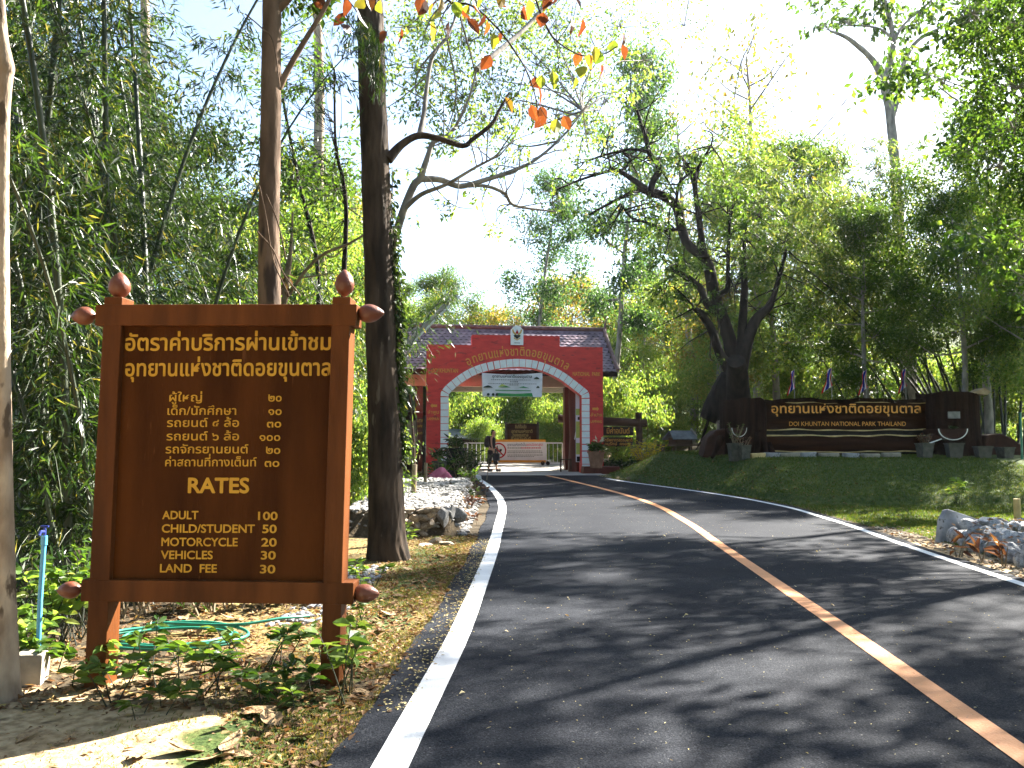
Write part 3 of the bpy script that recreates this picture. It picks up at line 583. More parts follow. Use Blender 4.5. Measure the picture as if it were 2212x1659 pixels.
# gatehouse with the tiled roof
HM = mw(Vector((at(1085, 1000, 37).x, 37, float(zr(37)))), R(9))
house = thing('gatehouse', 'open gatehouse with a purple tiled gable roof on dark red posts behind the gate', 'building', HM.translation, R(9))
hz = lambda u, v, y: onplane(HM, u, v, y)
xr0 = hz(1305, 716, 0)[0]; zrg = (hz(1305, 716, 0)[1] + hz(1000, 708, 0)[1]) / 2; xrl = hz(840, 700, 0)[0]
ye = 2.6; zev = hz(1330, 803, -ye)[1]; xe0 = hz(1334, 803, -ye)[0]; xel = hz(815, 800, -ye)[0]
mb = MB(); rows = 15
for side in (-1, 1):
    for k in range(rows):
        t0, t1 = k / rows, (k + 1.55) / rows; nx_ = int((xe0 - xel) / .235)
        for q in range(nx_):
            f = lambda t, a: (xrl + (xel - xrl) * t) * (1 - a) + (xr0 + (xe0 - xr0) * t) * a
            a = (q + (.5 if k % 2 else 0)) / nx_; 
            if a + 1 / nx_ > 1.002: continue
            b = a + 1 / nx_; mid = (a + b) / 2; pt = lambda t, a_, up: (f(min(t, 1.03), a_), side * ye * min(t, 1.03), zrg + (zev - zrg) * (min(t, 1.03) ** .93) + up)
            tm = t0 + (t1 - t0) * .62; V = [pt(t0, a, .0), pt(t0, b, .0), pt(tm, b, .035), pt(t1, mid, .055), pt(tm, a, .035)]
            mb.add(V, [(0, 4, 3, 2, 1) if side < 0 else (0, 1, 2, 3, 4)])
mb.build('roof', M['roof_tile'], house)
mb = MB()
for side in (-1, 1):
    for xx, xq in ((xr0, xe0), (xrl, xel)):
        tube(mb, [(xx + (xq - xx) * t, side * ye * t * 1.03, zrg + (zev - zrg) * t ** .93 + .06) for t in np.linspace(0, 1, 8)], .085, 6)
tube(mb, [(xrl, 0, zrg + .06), (xr0, 0, zrg + .06)], .10, 8); tube(mb, [(xr0 + .02, 0, zrg), (xr0 + .06, 0, zrg + .35), (xr0 + .16, 0, zrg + .62)], [.08, .05, .01], 6)
mb.build('ridge_trim', M['roof_trim'], house)
mb = MB()
for side in (-1, 1): box(mb, ((xel + xe0) / 2, side * (ye - .06), zev - .11), (xe0 - xel, .05, .2))
V = [(xel + .05, -ye + .05, zev - .02), (xe0 - .05, -ye + .05, zev - .02), (xr0 - .05, 0, zrg - .12), (xrl + .05, 0, zrg - .12)]; mb.add(V, [(0, 1, 2, 3)]); mb.add([(x, -y, z) for x, y, z in V], [(3, 2, 1, 0)])
mb.build('eave_board', M['dark_wood'], house)
mb = MB(); box(mb, ((xel + xe0) / 2, -ye + .9, zev - .34), (xe0 - xel - 1.0, .3, .55)); mb.build('cream_beam', M['cream'], house)
mb = MB(); box(mb, ((xel + xe0) / 2, ye - .9, zev - .34), (xe0 - xel - 1.0, .3, .55)); mb.build('cream_beam', M['cream'], house)
for u, yp, w in ((1227, -1.75, .36), (905, -1.75, .3), (1239, 1.6, .34), (880, 1.6, .3)):
    xx = hz(u, 900, yp)[0]; mb = MB(); prism(mb, [(xx - w / 2 + w * .12, -.1), (xx + w / 2 - w * .12, -.1), (xx + w / 2, .3), (xx + w / 2, zev - .62), (xx - w / 2, zev - .62), (xx - w / 2, .3)], yp - w / 2, yp + w / 2); mb.build('post', M['maroon'], house, bevel=.02)
# round log post standing nearer, with a poster on it
px = at(1241, 1010, 34.4); o = thing('log_post', 'round dark red timber post standing inside the right foot of the arch', 'post', (px.x, 34.4, float(zr(34.4))))
mb = MB(); tube(mb, [(-.02, 0, -.1), (.03, .02, 1.4), (-.015, 0, 2.8), (.01, 0, 4.05)], [.25, .215, .21, .205], 16); mb.build('shaft', M['maroon'], o, smooth=True)
mb = MB(); tube(mb, [(.0, -.2, 1.3), (.10, -.26, 1.9)], .02, 6); mb.build('bracket', M['pipe_white'], o)
px = at(1250.5, 1000, 33.75); ps = thing('narrow_poster', 'tall narrow printed poster between the log post and the right foot of the arch', 'poster', (px.x, 33.75, float(zr(33.75)) + .42))
mb = MB(); box(mb, (0, 0, 1.35), (.24, .02, 2.7)); mb.build('sheet', M['banner_white'], ps)
mb = MB()
for z0, z1 in ((.95, 1.6), (1.85, 2.1), (.3, .75)): box(mb, (0, -.012, (z0 + z1) / 2), (.22, .006, z1 - z0))
mb.build('green_print', M['banner_yellow'], ps)
mb = MB(); box(mb, (-.02, -.013, .12), (.13, .006, .2)); box(mb, (.02, -.013, 1.72), (.12, .006, .12)); mb.build('black_print', M['black'], ps)
px = at(1222, 1008, 34.3); st = thing('stool', 'small dark wooden stool at the foot of the right gatehouse post', 'stool', (px.x, 34.3, float(zr(34.3))))
mb = MB(); box(mb, (0, 0, .5), (.46, .3, .04)); mb.build('seat', M['log_wood'], st)
for sx in (-1, 1):
    for sy in (-1, 1): mb = MB(); box(mb, (sx * .2, sy * .12, .24), (.045, .045, .48)); mb.build('leg', M['log_wood'], st)

# person with a backpack walking under the gate
PX = at(1062, 1018, 34.5); PX.z = float(zr(34.5)) + .017
person = thing('person', 'person in dark sleeveless top and cropped trousers with backpack walking under the gate', 'person', PX, R(-14))
def skin_obj(name, pts, edges, rad, m, parent, root=0, sub=1):
    me = bpy.data.meshes.new(name); me.from_pydata(pts, edges, []); o = bpy.data.objects.new(name, me); COL.objects.link(o); o.parent = parent
    md = o.modifiers.new('skin', 'SKIN'); md.use_smooth_shade = True
    for v, r in zip(me.skin_vertices[0].data, rad): v.radius = (r, r) if not isinstance(r, tuple) else r
    me.skin_vertices[0].data[root].use_root = True
    s2 = o.modifiers.new('sub', 'SUBSURF'); s2.levels = s2.render_levels = sub; me.materials.append(m); return o
bp_ = [(0, 0, .90), (0, 0, 1.08), (.02, 0, 1.25), (.04, 0, 1.36), (.07, 0, 1.45), (.10, 0, 1.56), (.10, 0, 1.63),
       (.03, -.17, 1.34), (.05, -.21, 1.08), (.12, -.22, .86), (.14, -.22, .78), (.03, .17, 1.34), (.02, .22, 1.08), (.10, .24, .88), (.12, .24, .80),
       (-.03, -.10, .84), (-.05, -.11, .47), (-.10, -.11, .09), (.06, -.13, .035), (.03, .10, .84), (.14, .11, .47), (.18, .11, .09), (.34, .12, .035), (.19, 0, 1.55)]
be = [(0, 1), (1, 2), (2, 3), (3, 4), (4, 5), (5, 6), (3, 7), (7, 8), (8, 9), (9, 10), (3, 11), (11, 12), (12, 13), (13, 14), (0, 15), (15, 16), (16, 17), (17, 18), (0, 19), (19, 20), (20, 21), (21, 22)]
br = [.125, .11, .125, .09, .048, .088, .07, .045, .032, .025, .022, .045, .032, .025, .022, .085, .055, .04, .03, .085, .055, .04, .03]
skin_obj('body', bp_[:23], be, br, M['skin'], person)
mb = MB()
for hx, hy in ((.14, -.22), (.12, .24)):
    for q in range(4): tube(mb, [(hx - .025 + q * .018, hy, .79), (hx - .02 + q * .018 + .008, hy, .745), (hx - .01 + q * .016, hy, .70 + abs(q - 1.5) * .008)], [.009, .0085, .006], 6)
    tube(mb, [(hx + .03, hy, .82), (hx + .052, hy, .78), (hx + .05, hy, .745)], [.011, .010, .007], 6)
mb.build('fingers', M['skin'], person, smooth=True)
skin_obj('top', [(0, 0, .88), (0, 0, 1.02), (.01, 0, 1.18), (.03, 0, 1.33), (.035, -.13, 1.37), (.035, .13, 1.37)], [(0, 1), (1, 2), (2, 3), (3, 4), (3, 5)], [.175, .17, .175, .15, .085, .085], M['dark_cloth'], person)
skin_obj('trousers', [(0, 0, .93), (-.03, -.10, .80), (-.05, -.11, .50), (-.085, -.11, .24), (.03, .10, .80), (.13, .11, .50), (.165, .11, .24)], [(0, 1), (1, 2), (2, 3), (0, 4), (4, 5), (5, 6)], [.15, .115, .10, .115, .115, .10, .115], M['trouser_cloth'], person)
skin_obj('hair', [(.075, 0, 1.585), (.06, 0, 1.655), (.03, 0, 1.62), (.02, 0, 1.52), (.02, 0, 1.44)], [(0, 1), (1, 2), (2, 3), (3, 4)], [.085, .075, .085, .06, .03], M['hair'], person)
mb = MB()
for y_ in (-.032, .032): lathe(mb, [(.0001, -.009), (.009, 0), (.0001, .009)], 8, M=Matrix.Translation((.178, y_, 1.572)))
tube(mb, [(.185, -.02, 1.515), (.19, 0, 1.512), (.185, .02, 1.515)], .005, 5); mb.build('face', M['hair'], person)
skin_obj('backpack', [(-.13, 0, .95), (-.17, 0, 1.10), (-.15, 0, 1.28), (-.09, 0, 1.44)], [(0, 1), (1, 2), (2, 3)], [(.15, .17), (.17, .18), (.16, .17), (.10, .14)], M['pack_cloth'], person)
for sx, sy in ((-.02, -.115), (.26, .115)):
    skin_obj('shoe', [(sx - .13, sy, .05), (sx - .02, sy, .045), (sx + .11, sy, .035)], [(0, 1), (1, 2)], [.05, .052, .04], M['shoe'], person)
mb = MB(); box(mb, (.26, -.23, .58), (.26, .10, .30)); tube(mb, [(.17, -.23, .72), (.2, -.23, .8), (.28, -.23, .8), (.33, -.23, .72)], .01, 6); o = mb.build('shoulder_bag', M['bag'], None, bevel=.03)
o.parent = person

# sliding white barrier with the no-drinking banner
RM = mw(Vector((at(1080, 1003, 40).x, 40, float(zr(40)) + .02)), R(-4))
bar = thing('sliding_barrier', 'low white bar fence on small wheels closing the drive beyond the arch', 'barrier', RM.translation, R(-4))
bx = lambda u, v, y=0: onplane(RM, u, v, y)
xa_, xb_ = bx(930, 980)[0], bx(1215, 980)[0]; zt_ = bx(1180, 957)[1]; mb = MB()
for z in (zt_, .10): box(mb, ((xa_ + xb_) / 2, 0, z), (xb_ - xa_, .05, .06))
for xx in (xa_, xb_, bx(1180, 980)[0], bx(1010, 980)[0]): box(mb, (xx, .001, zt_ / 2 + .04), (.055, .048, zt_ - .1))
mb.build('frame', M['pipe_white'], bar); mb = MB()
for xx in np.arange(xa_ + .16, xb_ - .08, .2): tube(mb, [(xx, 0, .12), (xx, 0, zt_)], .011, 5)
mb.build('bars', M['pipe_white'], bar)
for u in (1178, 955):
    xx = bx(u, 1000)[0]
    for dx_ in (-.12, .12): mb = MB(); lathe(mb, [(.05, -.02), (.095, -.02), (.095, .02), (.05, .02), (.05, -.02)], 16, M=Matrix.Translation((xx + dx_, -.06, .095)) @ Matrix.Rotation(R(90), 4, 'X')); mb.build('wheel', M['black'], bar)
nd = thing('warning_banner', 'white banner with orange bands and a red no-alcohol circle tied to the barrier', 'banner', RM.translation + Vector((0, -.05, 0)), R(-4))
ND = lambda a, b: onplane(RM, (1130 + a * .09946) * .9217, (980 + b * .09946) * .9217, -.05)
x0, z1 = ND(190, 560); x1, z0 = ND(1495, 990); tz1 = ND(700, 505)[1]; tz0 = ND(700, 1045)[1]
mb = MB(); box(mb, ((x0 + x1) / 2, 0, (z0 + z1) / 2), (x1 - x0, .012, z1 - z0)); mb.build('sheet', M['banner_white'], nd)
mb = MB(); box(mb, ((x0 + x1) / 2, -.002, (z1 + tz1) / 2), (x1 - x0, .014, tz1 - z1)); box(mb, ((x0 + x1) / 2, -.002, (z0 + tz0) / 2), (x1 - x0, .014, z0 - tz0)); mb.build('orange_band', M['orange_band'], nd)
c_ = ND(385, 765); rad = abs(ND(568, 765)[0] - c_[0]); mb = MB(); n = 32
ro = [(c_[0] + rad * math.cos(t), c_[1] + rad * math.sin(t)) for t in np.linspace(0, 2 * math.pi, n, endpoint=False)]; ri = [(c_[0] + rad * .82 * math.cos(t), c_[1] + rad * .82 * math.sin(t)) for t in np.linspace(0, 2 * math.pi, n, endpoint=False)]
V = [(x, -.011, z) for x, z in ro + ri]; mb.add(V, [(q, (q + 1) % n, n + (q + 1) % n, n + q) for q in range(n)])
w = rad * .09; d = .7071; mb.add([(c_[0] + a * rad * .85 * d + b * w * d, -.0112, c_[1] - a * rad * .85 * d + b * w * d) for a, b in ((-1, -1), (1, -1), (1, 1), (-1, 1))], [(0, 1, 2, 3)])
mb.build('prohibition_ring', M['flag_red'], nd)
mb = MB(); Q = lambda a, b: (c_[0] + rad * a, c_[1] + rad * b)
prism(mb, [Q(-.35, -.5), Q(.0, -.5), Q(.0, .2), Q(-.1, .35), Q(-.1, .62), Q(-.25, .62), Q(-.25, .35), Q(-.35, .2)], -.0105, -.008); prism(mb, [Q(.1, .2), Q(.45, .2), Q(.4, -.05), Q(.3, -.12), Q(.3, -.45), Q(.42, -.5), Q(.1, -.5), Q(.24, -.45), Q(.24, -.12), Q(.14, -.05)], -.0105, -.008)
mb.build('bottle_and_glass', M['black'], nd)
def ndt(s, a0, a1, r, h, m): p, q = ND(a0, r), ND(a1, r); text_part('lettering', s, nd, m, p[0], q[0], p[1], h, -.0105, .012)
ndt('อุทยานแห่งชาติเป็น', 592, 1030, 655, .10, M['print_blue']); ndt('เขตปลอดสุรา', 1040, 1430, 655, .10, M['print_red'])
mb = MB(); r2 = np.random.default_rng(4)
for r_, a1, h_ in ((700, 900, .045), (770, 1400, .04), (810, 1400, .04), (865, 1390, .04), (900, 1200, .035)):
    aa = 595
    while aa < a1:
        w = r2.uniform(18, 50); p, q = ND(aa, r_ + 14), ND(aa + w, r_ + 14); prism(mb, [p, (q[0], p[1]), (q[0], p[1] + h_), (p[0], p[1] + h_)], -.0105, -.008); aa += w + 10
mb.build('small_print', M['print_grey'], nd); mb = MB(); aa = 920
while aa < 1390:
    w = r2.uniform(18, 50); p, q = ND(aa, 714), ND(aa + w, 714); prism(mb, [p, (q[0], p[1]), (q[0], p[1] + .05), (p[0], p[1] + .05)], -.0105, -.008); aa += w + 10
mb.build('red_print', M['print_red'], nd)

def board(name, label, cat, u0, u1, v0, v1, Y, m_board, posts=True, lines=(), rz=0, mtext=None, thick=.06):
    """a plain board on two posts with rows of lettering; v measured on the photo grid"""
    loc = Vector((at((u0 + u1) / 2, v1, Y).x, Y, float(G(at((u0 + u1) / 2, v1, Y).x, Y)))); T = mw(loc, rz)
    o = thing(name, label, cat, loc, rz); a = onplane(T, u0, v0); b = onplane(T, u1, v1)
    mb = MB(); box(mb, ((a[0] + b[0]) / 2, 0, (a[1] + b[1]) / 2), (b[0] - a[0], thick, a[1] - b[1])); mb.build('panel', m_board, o, bevel=.01)
    if posts:
        for xx in (a[0] + .03, b[0] - .03): mb = MB(); box(mb, (xx, .02, (a[1] + .05) / 2), (.12, .14, a[1] + .12)); mb.build('post', M['dark_wood'], o, bevel=.01)
    for s_, ua, ub, v, h in lines:
        p, q = onplane(T, ua, v), onplane(T, ub, v)
        text_part('lettering', s_, o, mtext or M['ochre_paint'], p[0], q[0], p[1], h, -thick / 2 - .006, .015)
    return o
board('notice_board', 'dark brown notice board with rows of faded yellow lettering beyond the barrier', 'sign', 1092, 1163, 915, 956, 43, M['plank_brown'], lines=[('ยินดีต้อนรับ', 1113, 1137, 925, .13), ('อุทยานแห่งชาติ', 1105, 1150, 935, .13), ('ดอยขุนตาล', 1108, 1141, 943, .13), ('ด้วยความยินดี', 1104, 1146, 951, .13)], mtext=mat('faded_paint', (.26, .19, .06)))

# dark roofed shelter seen through the left half of the arch
loc = Vector((at(985, 1000, 46).x, 46, float(zr(46)))); T = mw(loc, 0); o = thing('roofed_shelter', 'low open shelter with a weathered grey roof on brown posts seen through the arch', 'shelter', loc)
q = lambda u, v, y=0: onplane(T, u, v, y); a, b = q(935, 930), q(1047, 950); w = b[0] - a[0]; mb = MB()
mb.add([(a[0], -1.3, b[1] + .15), (b[0], -1.3, b[1] + .05), (b[0] - .3, .4, a[1] + .0), (a[0] + .3, .4, a[1] + .15), (a[0], 1.9, b[1] + .1), (b[0], 1.9, b[1] + .05)], [(0, 1, 2, 3), (3, 2, 5, 4)])
r_ = mb.build('roof', M['roof_grey'], o); sm = r_.modifiers.new('s', 'SOLIDIFY'); sm.thickness = .06
mb = MB(); box(mb, ((a[0] + b[0]) / 2, -1.2, b[1] - .12), (w, .1, .26)); mb.build('beam', M['dark_wood'], o)
for xx in (a[0] + .35, a[0] + 1.35, b[0] - .4):
    for y_ in (-1.1, 1.6): mb = MB(); box(mb, (xx, y_, b[1] / 2 - .2), (.16, .16, b[1] + .1)); mb.build('post', M['log_wood'], o)

# guard hut with a green roof left of the gate
loc = Vector((-5.6, 36.5, float(zr(36.5)))); o = thing('guard_hut', 'dark timber hut with a green corrugated roof left of the gate', 'hut', loc, R(4))
mb = MB(); box(mb, (0, 1.2, 1.25), (3.9, 2.4, 2.5)); mb.build('wall', M['dark_wood'], o)
mb = MB(); nn = 60
for sd_ in (-1, 1):
    V = []
    for k in range(nn + 1):
        xx = -2.4 + 4.8 * k / nn; up = .025 * math.sin(k * 1.9); V += [(xx, 1.2 + sd_ * 1.85, 2.45 + up), (xx, 1.2, 3.95 + up)]
    mb.add(V, [(2 * k, 2 * k + 2, 2 * k + 3, 2 * k + 1) if sd_ < 0 else (2 * k, 2 * k + 1, 2 * k + 3, 2 * k + 2) for k in range(nn)])
mb.build('roof', M['roof_green'], o)
mb = MB(); box(mb, (1.2, -.015, 1.55), (.8, .04, .9)); box(mb, (-.6, -.015, 1.55), (.8, .04, .9)); mb.build('window', M['black'], o)
for xx in (-2.1, .55, 2.0): mb = MB(); box(mb, (xx, -.5, 1.2), (.13, .13, 2.4)); mb.build('post', M['log_wood'], o)

# boards in the shade between the tree and the gate
board('red_notice_board', 'dark red notice board with yellow lines of writing in front of the hut', 'sign', 893, 918, 903, 984, 31.5, M['maroon'], lines=[('ประกาศ', 895, 915, 912, .11), ('อุทยานแห่งชาติ', 894, 916, 923, .08), ('ดอยขุนตาล', 896, 915, 938, .08)])
loc = Vector((at(884, 1022, 28).x, 28, float(G(at(884, 1022, 28).x, 28)))); o = thing('leaning_display', 'pale brown panel leaning in a pole frame beside the big trunk', 'panel', loc, R(-6)); o.rotation_euler[0] = R(-4)
T = mw(loc, R(-6)); a, b = onplane(T, 869, 908), onplane(T, 897, 1000)
mb = MB(); box(mb, ((a[0] + b[0]) / 2, 0, (a[1] + b[1]) / 2), (b[0] - a[0], .03, a[1] - b[1])); mb.build('sheet', mat('panel_tan', (.20, .15, .11), (.27, .21, .16), 4, .8), o)
for xx, tx in ((a[0], 0), (b[0], .1)): mb = MB(); tube(mb, [(xx + tx, -.03, -.2), (xx, -.02, a[1] + .12)], .022, 6); mb.build('pole', M['log_wood'], o)

# raised boom of the road barrier
BY = 30.5; b0 = at(856, 1030, BY); o = thing('raised_boom_barrier', 'raised barrier boom of two grey and white poles slanting up beside the vine-covered trunk', 'barrier', (b0.x, BY, float(G(b0.x, BY))))
lo = lambda u, v: tuple(at(u, v, BY) - o.location)
mb = MB(); tube(mb, [lo(857, 1032), lo(852, 790)], .045, 8); mb.build('post', M['log_wood'], o)
mb = MB(); tube(mb, [lo(842, 792), lo(872, 752), lo(988, 632)], [.12, .10, .075], 8); mb.build('boom', M['pole_grey'], o)
mb = MB(); tube(mb, [lo(878, 752), lo(992, 640)], .045, 8); mb.build('white_rail', M['pipe_white'], o)
mb = MB(); tube(mb, [lo(872, 745), lo(880, 754)], .05, 6); mb.build('bracket', M['pipe_white'], o)

# log-framed sign right of the gate
WY = 36; loc = Vector((at(1345, 1000, WY).x, WY, float(zr(WY)))); T = mw(loc, 0); o = thing('log_frame_sign', 'dark wooden sign boards with yellow Thai lettering under a log crossbeam right of the gate', 'sign', loc)
q = lambda c, r, y=0: onplane(T, (1280 + c * .16274) * .9217, (880 + r * .16274) * .9217, y)
mb = MB(); a, b = q(170, 610), q(1450, 680); tube(mb, [(a[0], .02, a[1] - .03), ((a[0] + b[0]) / 2, .02, a[1] - .15), (b[0], .02, b[1] - .02)], [.17, .18, .17], 12); mb.build('crossbeam', M['log_wood'], o, smooth=True)
for c in (1330, 640):
    a, b = q(c, 535), q(c, 1120); mb = MB(); tube(mb, [(a[0], -.02, -.2), (a[0] + .02, -.02, 1.4), (a[0], -.02, a[1])], [.15, .145, .14], 12); mb.build('post', M['log_wood'], o, smooth=True)
mb = MB(); a, b = q(560, 740), q(1250, 865); prism(mb, [(a[0], b[1]), (b[0], b[1]), (b[0], a[1]), (a[0], a[1])], -.24, -.18); mb.build('upper_board', M['dark_wood'], o, bevel=.01)
mb = MB(); a, b = q(560, 890), q(1240, 1020); prism(mb, [(a[0], b[1]), (b[0], b[1]), (b[0], a[1]), (a[0], a[1])], -.24, -.18); mb.build('lower_board', M['dark_wood'], o, bevel=.01)
mb = MB()
for c in (700, 1180):
    a, b = q(c, 680), q(c, 1000); tube(mb, [(a[0], -.21, b[1]), (a[0], -.1, a[1])], .012, 5)
mb.build('chain', M['black'], o)
def wt(s, c0, c1, r, h): a, b = q(c0, r), q(c1, r); text_part('lettering', s, o, M['ochre_paint'], a[0], b[0], a[1], h, -.247, .02)
wt('มีค่าอนันต์', 865, 1190, 835, .17); wt('ทรัพยากรธรรมชาติ', 835, 1230, 950, .10); wt('อนุรักษ์  คงอยู่', 835, 1185, 1005, .10); wt('ป่าไม้', 590, 800, 835, .17)

# little grey-roofed spirit house on posts
SY = 38; loc = Vector((at(1470, 975, SY).x, SY, float(G(at(1470, 975, SY).x, SY)))); T = mw(loc, R(20)); o = thing('spirit_house', 'small grey-roofed spirit house raised on short posts behind the grassy mound', 'shrine', loc, R(20))
zb = onplane(T, 1470, 960)[1]; zc = onplane(T, 1470, 946)[1]; za = onplane(T, 1470, 930)[1]
mb = MB(); box(mb, (0, 0, (zb + zc) / 2), (.85, .6, zc - zb)); mb.build('wall', M['log_wood'], o)
mb = MB(); V = [(-.65, -.5, zc - .05), (.65, -.5, zc - .05), (.55, 0, za), (-.55, 0, za), (-.65, .5, zc - .05), (.65, .5, zc - .05)]; mb.add(V, [(0, 1, 2, 3), (3, 2, 5, 4)]); r_ = mb.build('roof', M['roof_grey'], o); sm = r_.modifiers.new('s', 'SOLIDIFY'); sm.thickness = .05
mb = MB()
for sy in (-1, 1): tube(mb, [(.67, sy * .52, zc - .08), (.57, 0, za + .08)], .035, 5)
mb.build('gable_board', M['pole_grey'], o)
mb = MB(); box(mb, (-.1, 0, zb - .04), (1.9, .8, .07)); mb.build('platform', M['log_wood'], o)
for xx in (-.9, -.3, .5): mb = MB(); box(mb, (xx, 0, (zb - .1) / 2 - .1), (.13, .13, max(.2, zb + .1))); mb.build('post', M['log_wood'], o)

# ------------------------------------------------------------------ stump-shaped park name monument
MY = 27.0; MZ = float(at(1850, 988, MY).z); mloc = Vector((at(1850, 988, MY).x, MY, MZ)); MM = mw(mloc, 0)
mon = thing('park_name_monument', 'long dark concrete monument shaped as felled logs and stumps with gold park lettering', 'monument', mloc)
q = lambda u, v, y=0.0: onplane(MM, u, v, y)
def block(u0, u1, v0, v1, y0, y1, name, m, seed, flare=.0, wav=.03):
    a, b = q(u0, v0, y0), q(u1, v1, y0); r2 = np.random.default_rng(seed); n, kz = 40, 14; cx, w = (a[0] + b[0]) / 2, (b[0] - a[0]) / 2; d = (y1 - y0) / 2; V = []
    ang = np.linspace(0, 2 * np.pi, n, endpoint=False); ph = r2.uniform(0, 6, 6)
    for kq in range(kz + 1):
        t = kq / kz; z = (b[1] - .25) * (1 - t) + a[1] * t
        fl = 1 + flare * (1 - t) ** 3
        for th in ang:
            e = 4.0; c_, s_ = math.cos(th), math.sin(th); rr = (abs(c_) ** e + abs(s_) ** e) ** (-1 / e)
            bump = 1 + wav * (math.sin(5 * th + ph[0]) + .6 * math.sin(9 * th + ph[1] + t) + .5 * math.sin(15 * th + ph[2])) * (.5 + .5 * (1 - t))
            tz = z + (.05 * math.sin(3 * th + ph[3]) + .03 * math.sin(7 * th + ph[4]) if kq == kz else 0)
            V.append((cx + w * rr * c_ * bump * fl, (y0 + y1) / 2 + d * rr * s_ * bump * fl, tz))
    F = [(i * n + j, i * n + (j + 1) % n, (i + 1) * n + (j + 1) % n, (i + 1) * n + j) for i in range(kz) for j in range(n)]
    mb = MB(); mb.add(V, F); mb.add(V[-n:], [tuple(range(n))]); return mb.build(name, m, mon, smooth=False)
block(1568, 1662, 862, 990, -.25, .95, 'left_stump', M['stump_brown'], 1, .08)
block(2016, 2134, 848, 996, -.42, 1.1, 'right_stump', M['stump_brown'], 2, .13)
prism(MB(), [q(2085, 848, .2), q(2105, 846, .2), q(2122, 838, .2), q(2136, 846, .2), q(2130, 853, .2)], .1, .6).build('splinter', M['stump_cap'], mon)
def wavy_board(v0, v1, y0, y1, u0, u1, m, name, seed):
    r2 = np.random.default_rng(seed); ph = r2.uniform(0, 6, 4); n = 60; a, b = q(u0, v0, y0), q(u1, v1, y0); xs_ = np.linspace(a[0], b[0], n)
    up = [(x, a[1] + .012 * math.sin(x * 2.1 + ph[0]) + .01 * math.sin(x * 5 + ph[1])) for x in xs_]; dn = [(x, b[1] + .014 * math.sin(x * 1.7 + ph[2]) + .01 * math.sin(x * 4.4 + ph[3])) for x in xs_]
    V = []; 
    for (x, zu), (x2, zd) in zip(up, dn): V += [(x, y0, zd), (x, y0, zu), (x, y1, zu + .0), (x, y1, zd)]
    F = []
    for k in range(n - 1):
        o_ = 4 * k; F += [(o_, o_ + 4, o_ + 5, o_ + 1), (o_ + 1, o_ + 5, o_ + 6, o_ + 2), (o_ + 3, o_ + 2, o_ + 6, o_ + 7)[::-1] if False else (o_ + 2, o_ + 6, o_ + 7, o_ + 3), (o_ + 3, o_ + 7, o_ + 4, o_)]
    F += [(0, 1, 2, 3), (4 * n - 4, 4 * n - 1, 4 * n - 2, 4 * n - 3)]
    mb = MB(); mb.add(V, F); mb.build(name, m, mon)
    for line, s_ in ((up, -1), (dn, 1)):
        mb = MB(); V = []
        for x, z in line: V += [(x, y0 - .012, z + s_ * .004), (x, y0 - .012, z + s_ * (.034 + .010 * math.sin(x * 6 + ph[0]))), (x, y0 + .02, z + s_ * .034), (x, y0 + .02, z - s_ * .006)]
        F = []
        for k in range(n - 1):
            o_ = 4 * k; F += [(o_, o_ + 4, o_ + 5, o_ + 1), (o_ + 1, o_ + 5, o_ + 6, o_ + 2), (o_ + 3, o_ + 7, o_ + 4, o_)]
        mb.add(V, F); mb.build('board_edge', M['edge_cream'], mon)
wavy_board(868, 930, .10, .55, 1655, 2012, M['plank_brown'], 'upper_board', 3)
wavy_board(940, 977, -.12, .55, 1652, 2016, M['plank_brown'], 'lower_board', 4)
mb = MB(); a, b = q(1650, 862, .2), q(2020, 868, .2); V = []
for k in range(30):
    x = a[0] + (b[0] - a[0]) * k / 29; z = a[1] + .03 * math.sin(x * 3) + .015 * math.sin(x * 8); V += [(x, .06, z - .12), (x, .06, z), (x, .62, z + .02), (x, .62, z - .5)]
mb.add(V, sum([[(4 * k, 4 * k + 4, 4 * k + 5, 4 * k + 1), (4 * k + 1, 4 * k + 5, 4 * k + 6, 4 * k + 2), (4 * k + 2, 4 * k + 6, 4 * k + 7, 4 * k + 3)] for k in range(29)], [])); mb.build('top_log', M['stump_brown'], mon)
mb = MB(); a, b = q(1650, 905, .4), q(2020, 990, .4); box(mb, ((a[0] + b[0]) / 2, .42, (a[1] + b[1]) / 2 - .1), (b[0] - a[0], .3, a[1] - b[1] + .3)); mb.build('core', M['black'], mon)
mb = MB(); a, b = q(1640, 979, -.3), q(2025, 990, -.3); box(mb, ((a[0] + b[0]) / 2, -.05, .02), (b[0] - a[0], .7, .24)); mb.build('foot_ledge', M['stump_brown'], mon)
def mt(s, u0, u1, v, h, bold): a, b = q(u0, v, .09), q(u1, v, .09); text_part('lettering', s, mon, M['orange_letter'], a[0], b[0], a[1], h, .092, bold)
mt('อุทยานแห่งชาติดอยขุนตาล', 1667, 1989, 892, .225, .014); mt('DOI KHUNTAN NATIONAL PARK THAILAND', 1705, 1957, 920, .135, .004)
a, b = q(2048, 889, -.5), q(2074, 904, -.5); mb = MB(); box(mb, ((a[0] + b[0]) / 2, -.49, (a[1] + b[1]) / 2), (b[0] - a[0], .04, a[1] - b[1])); mb.build('name_plate', M['rock_white'], mon)
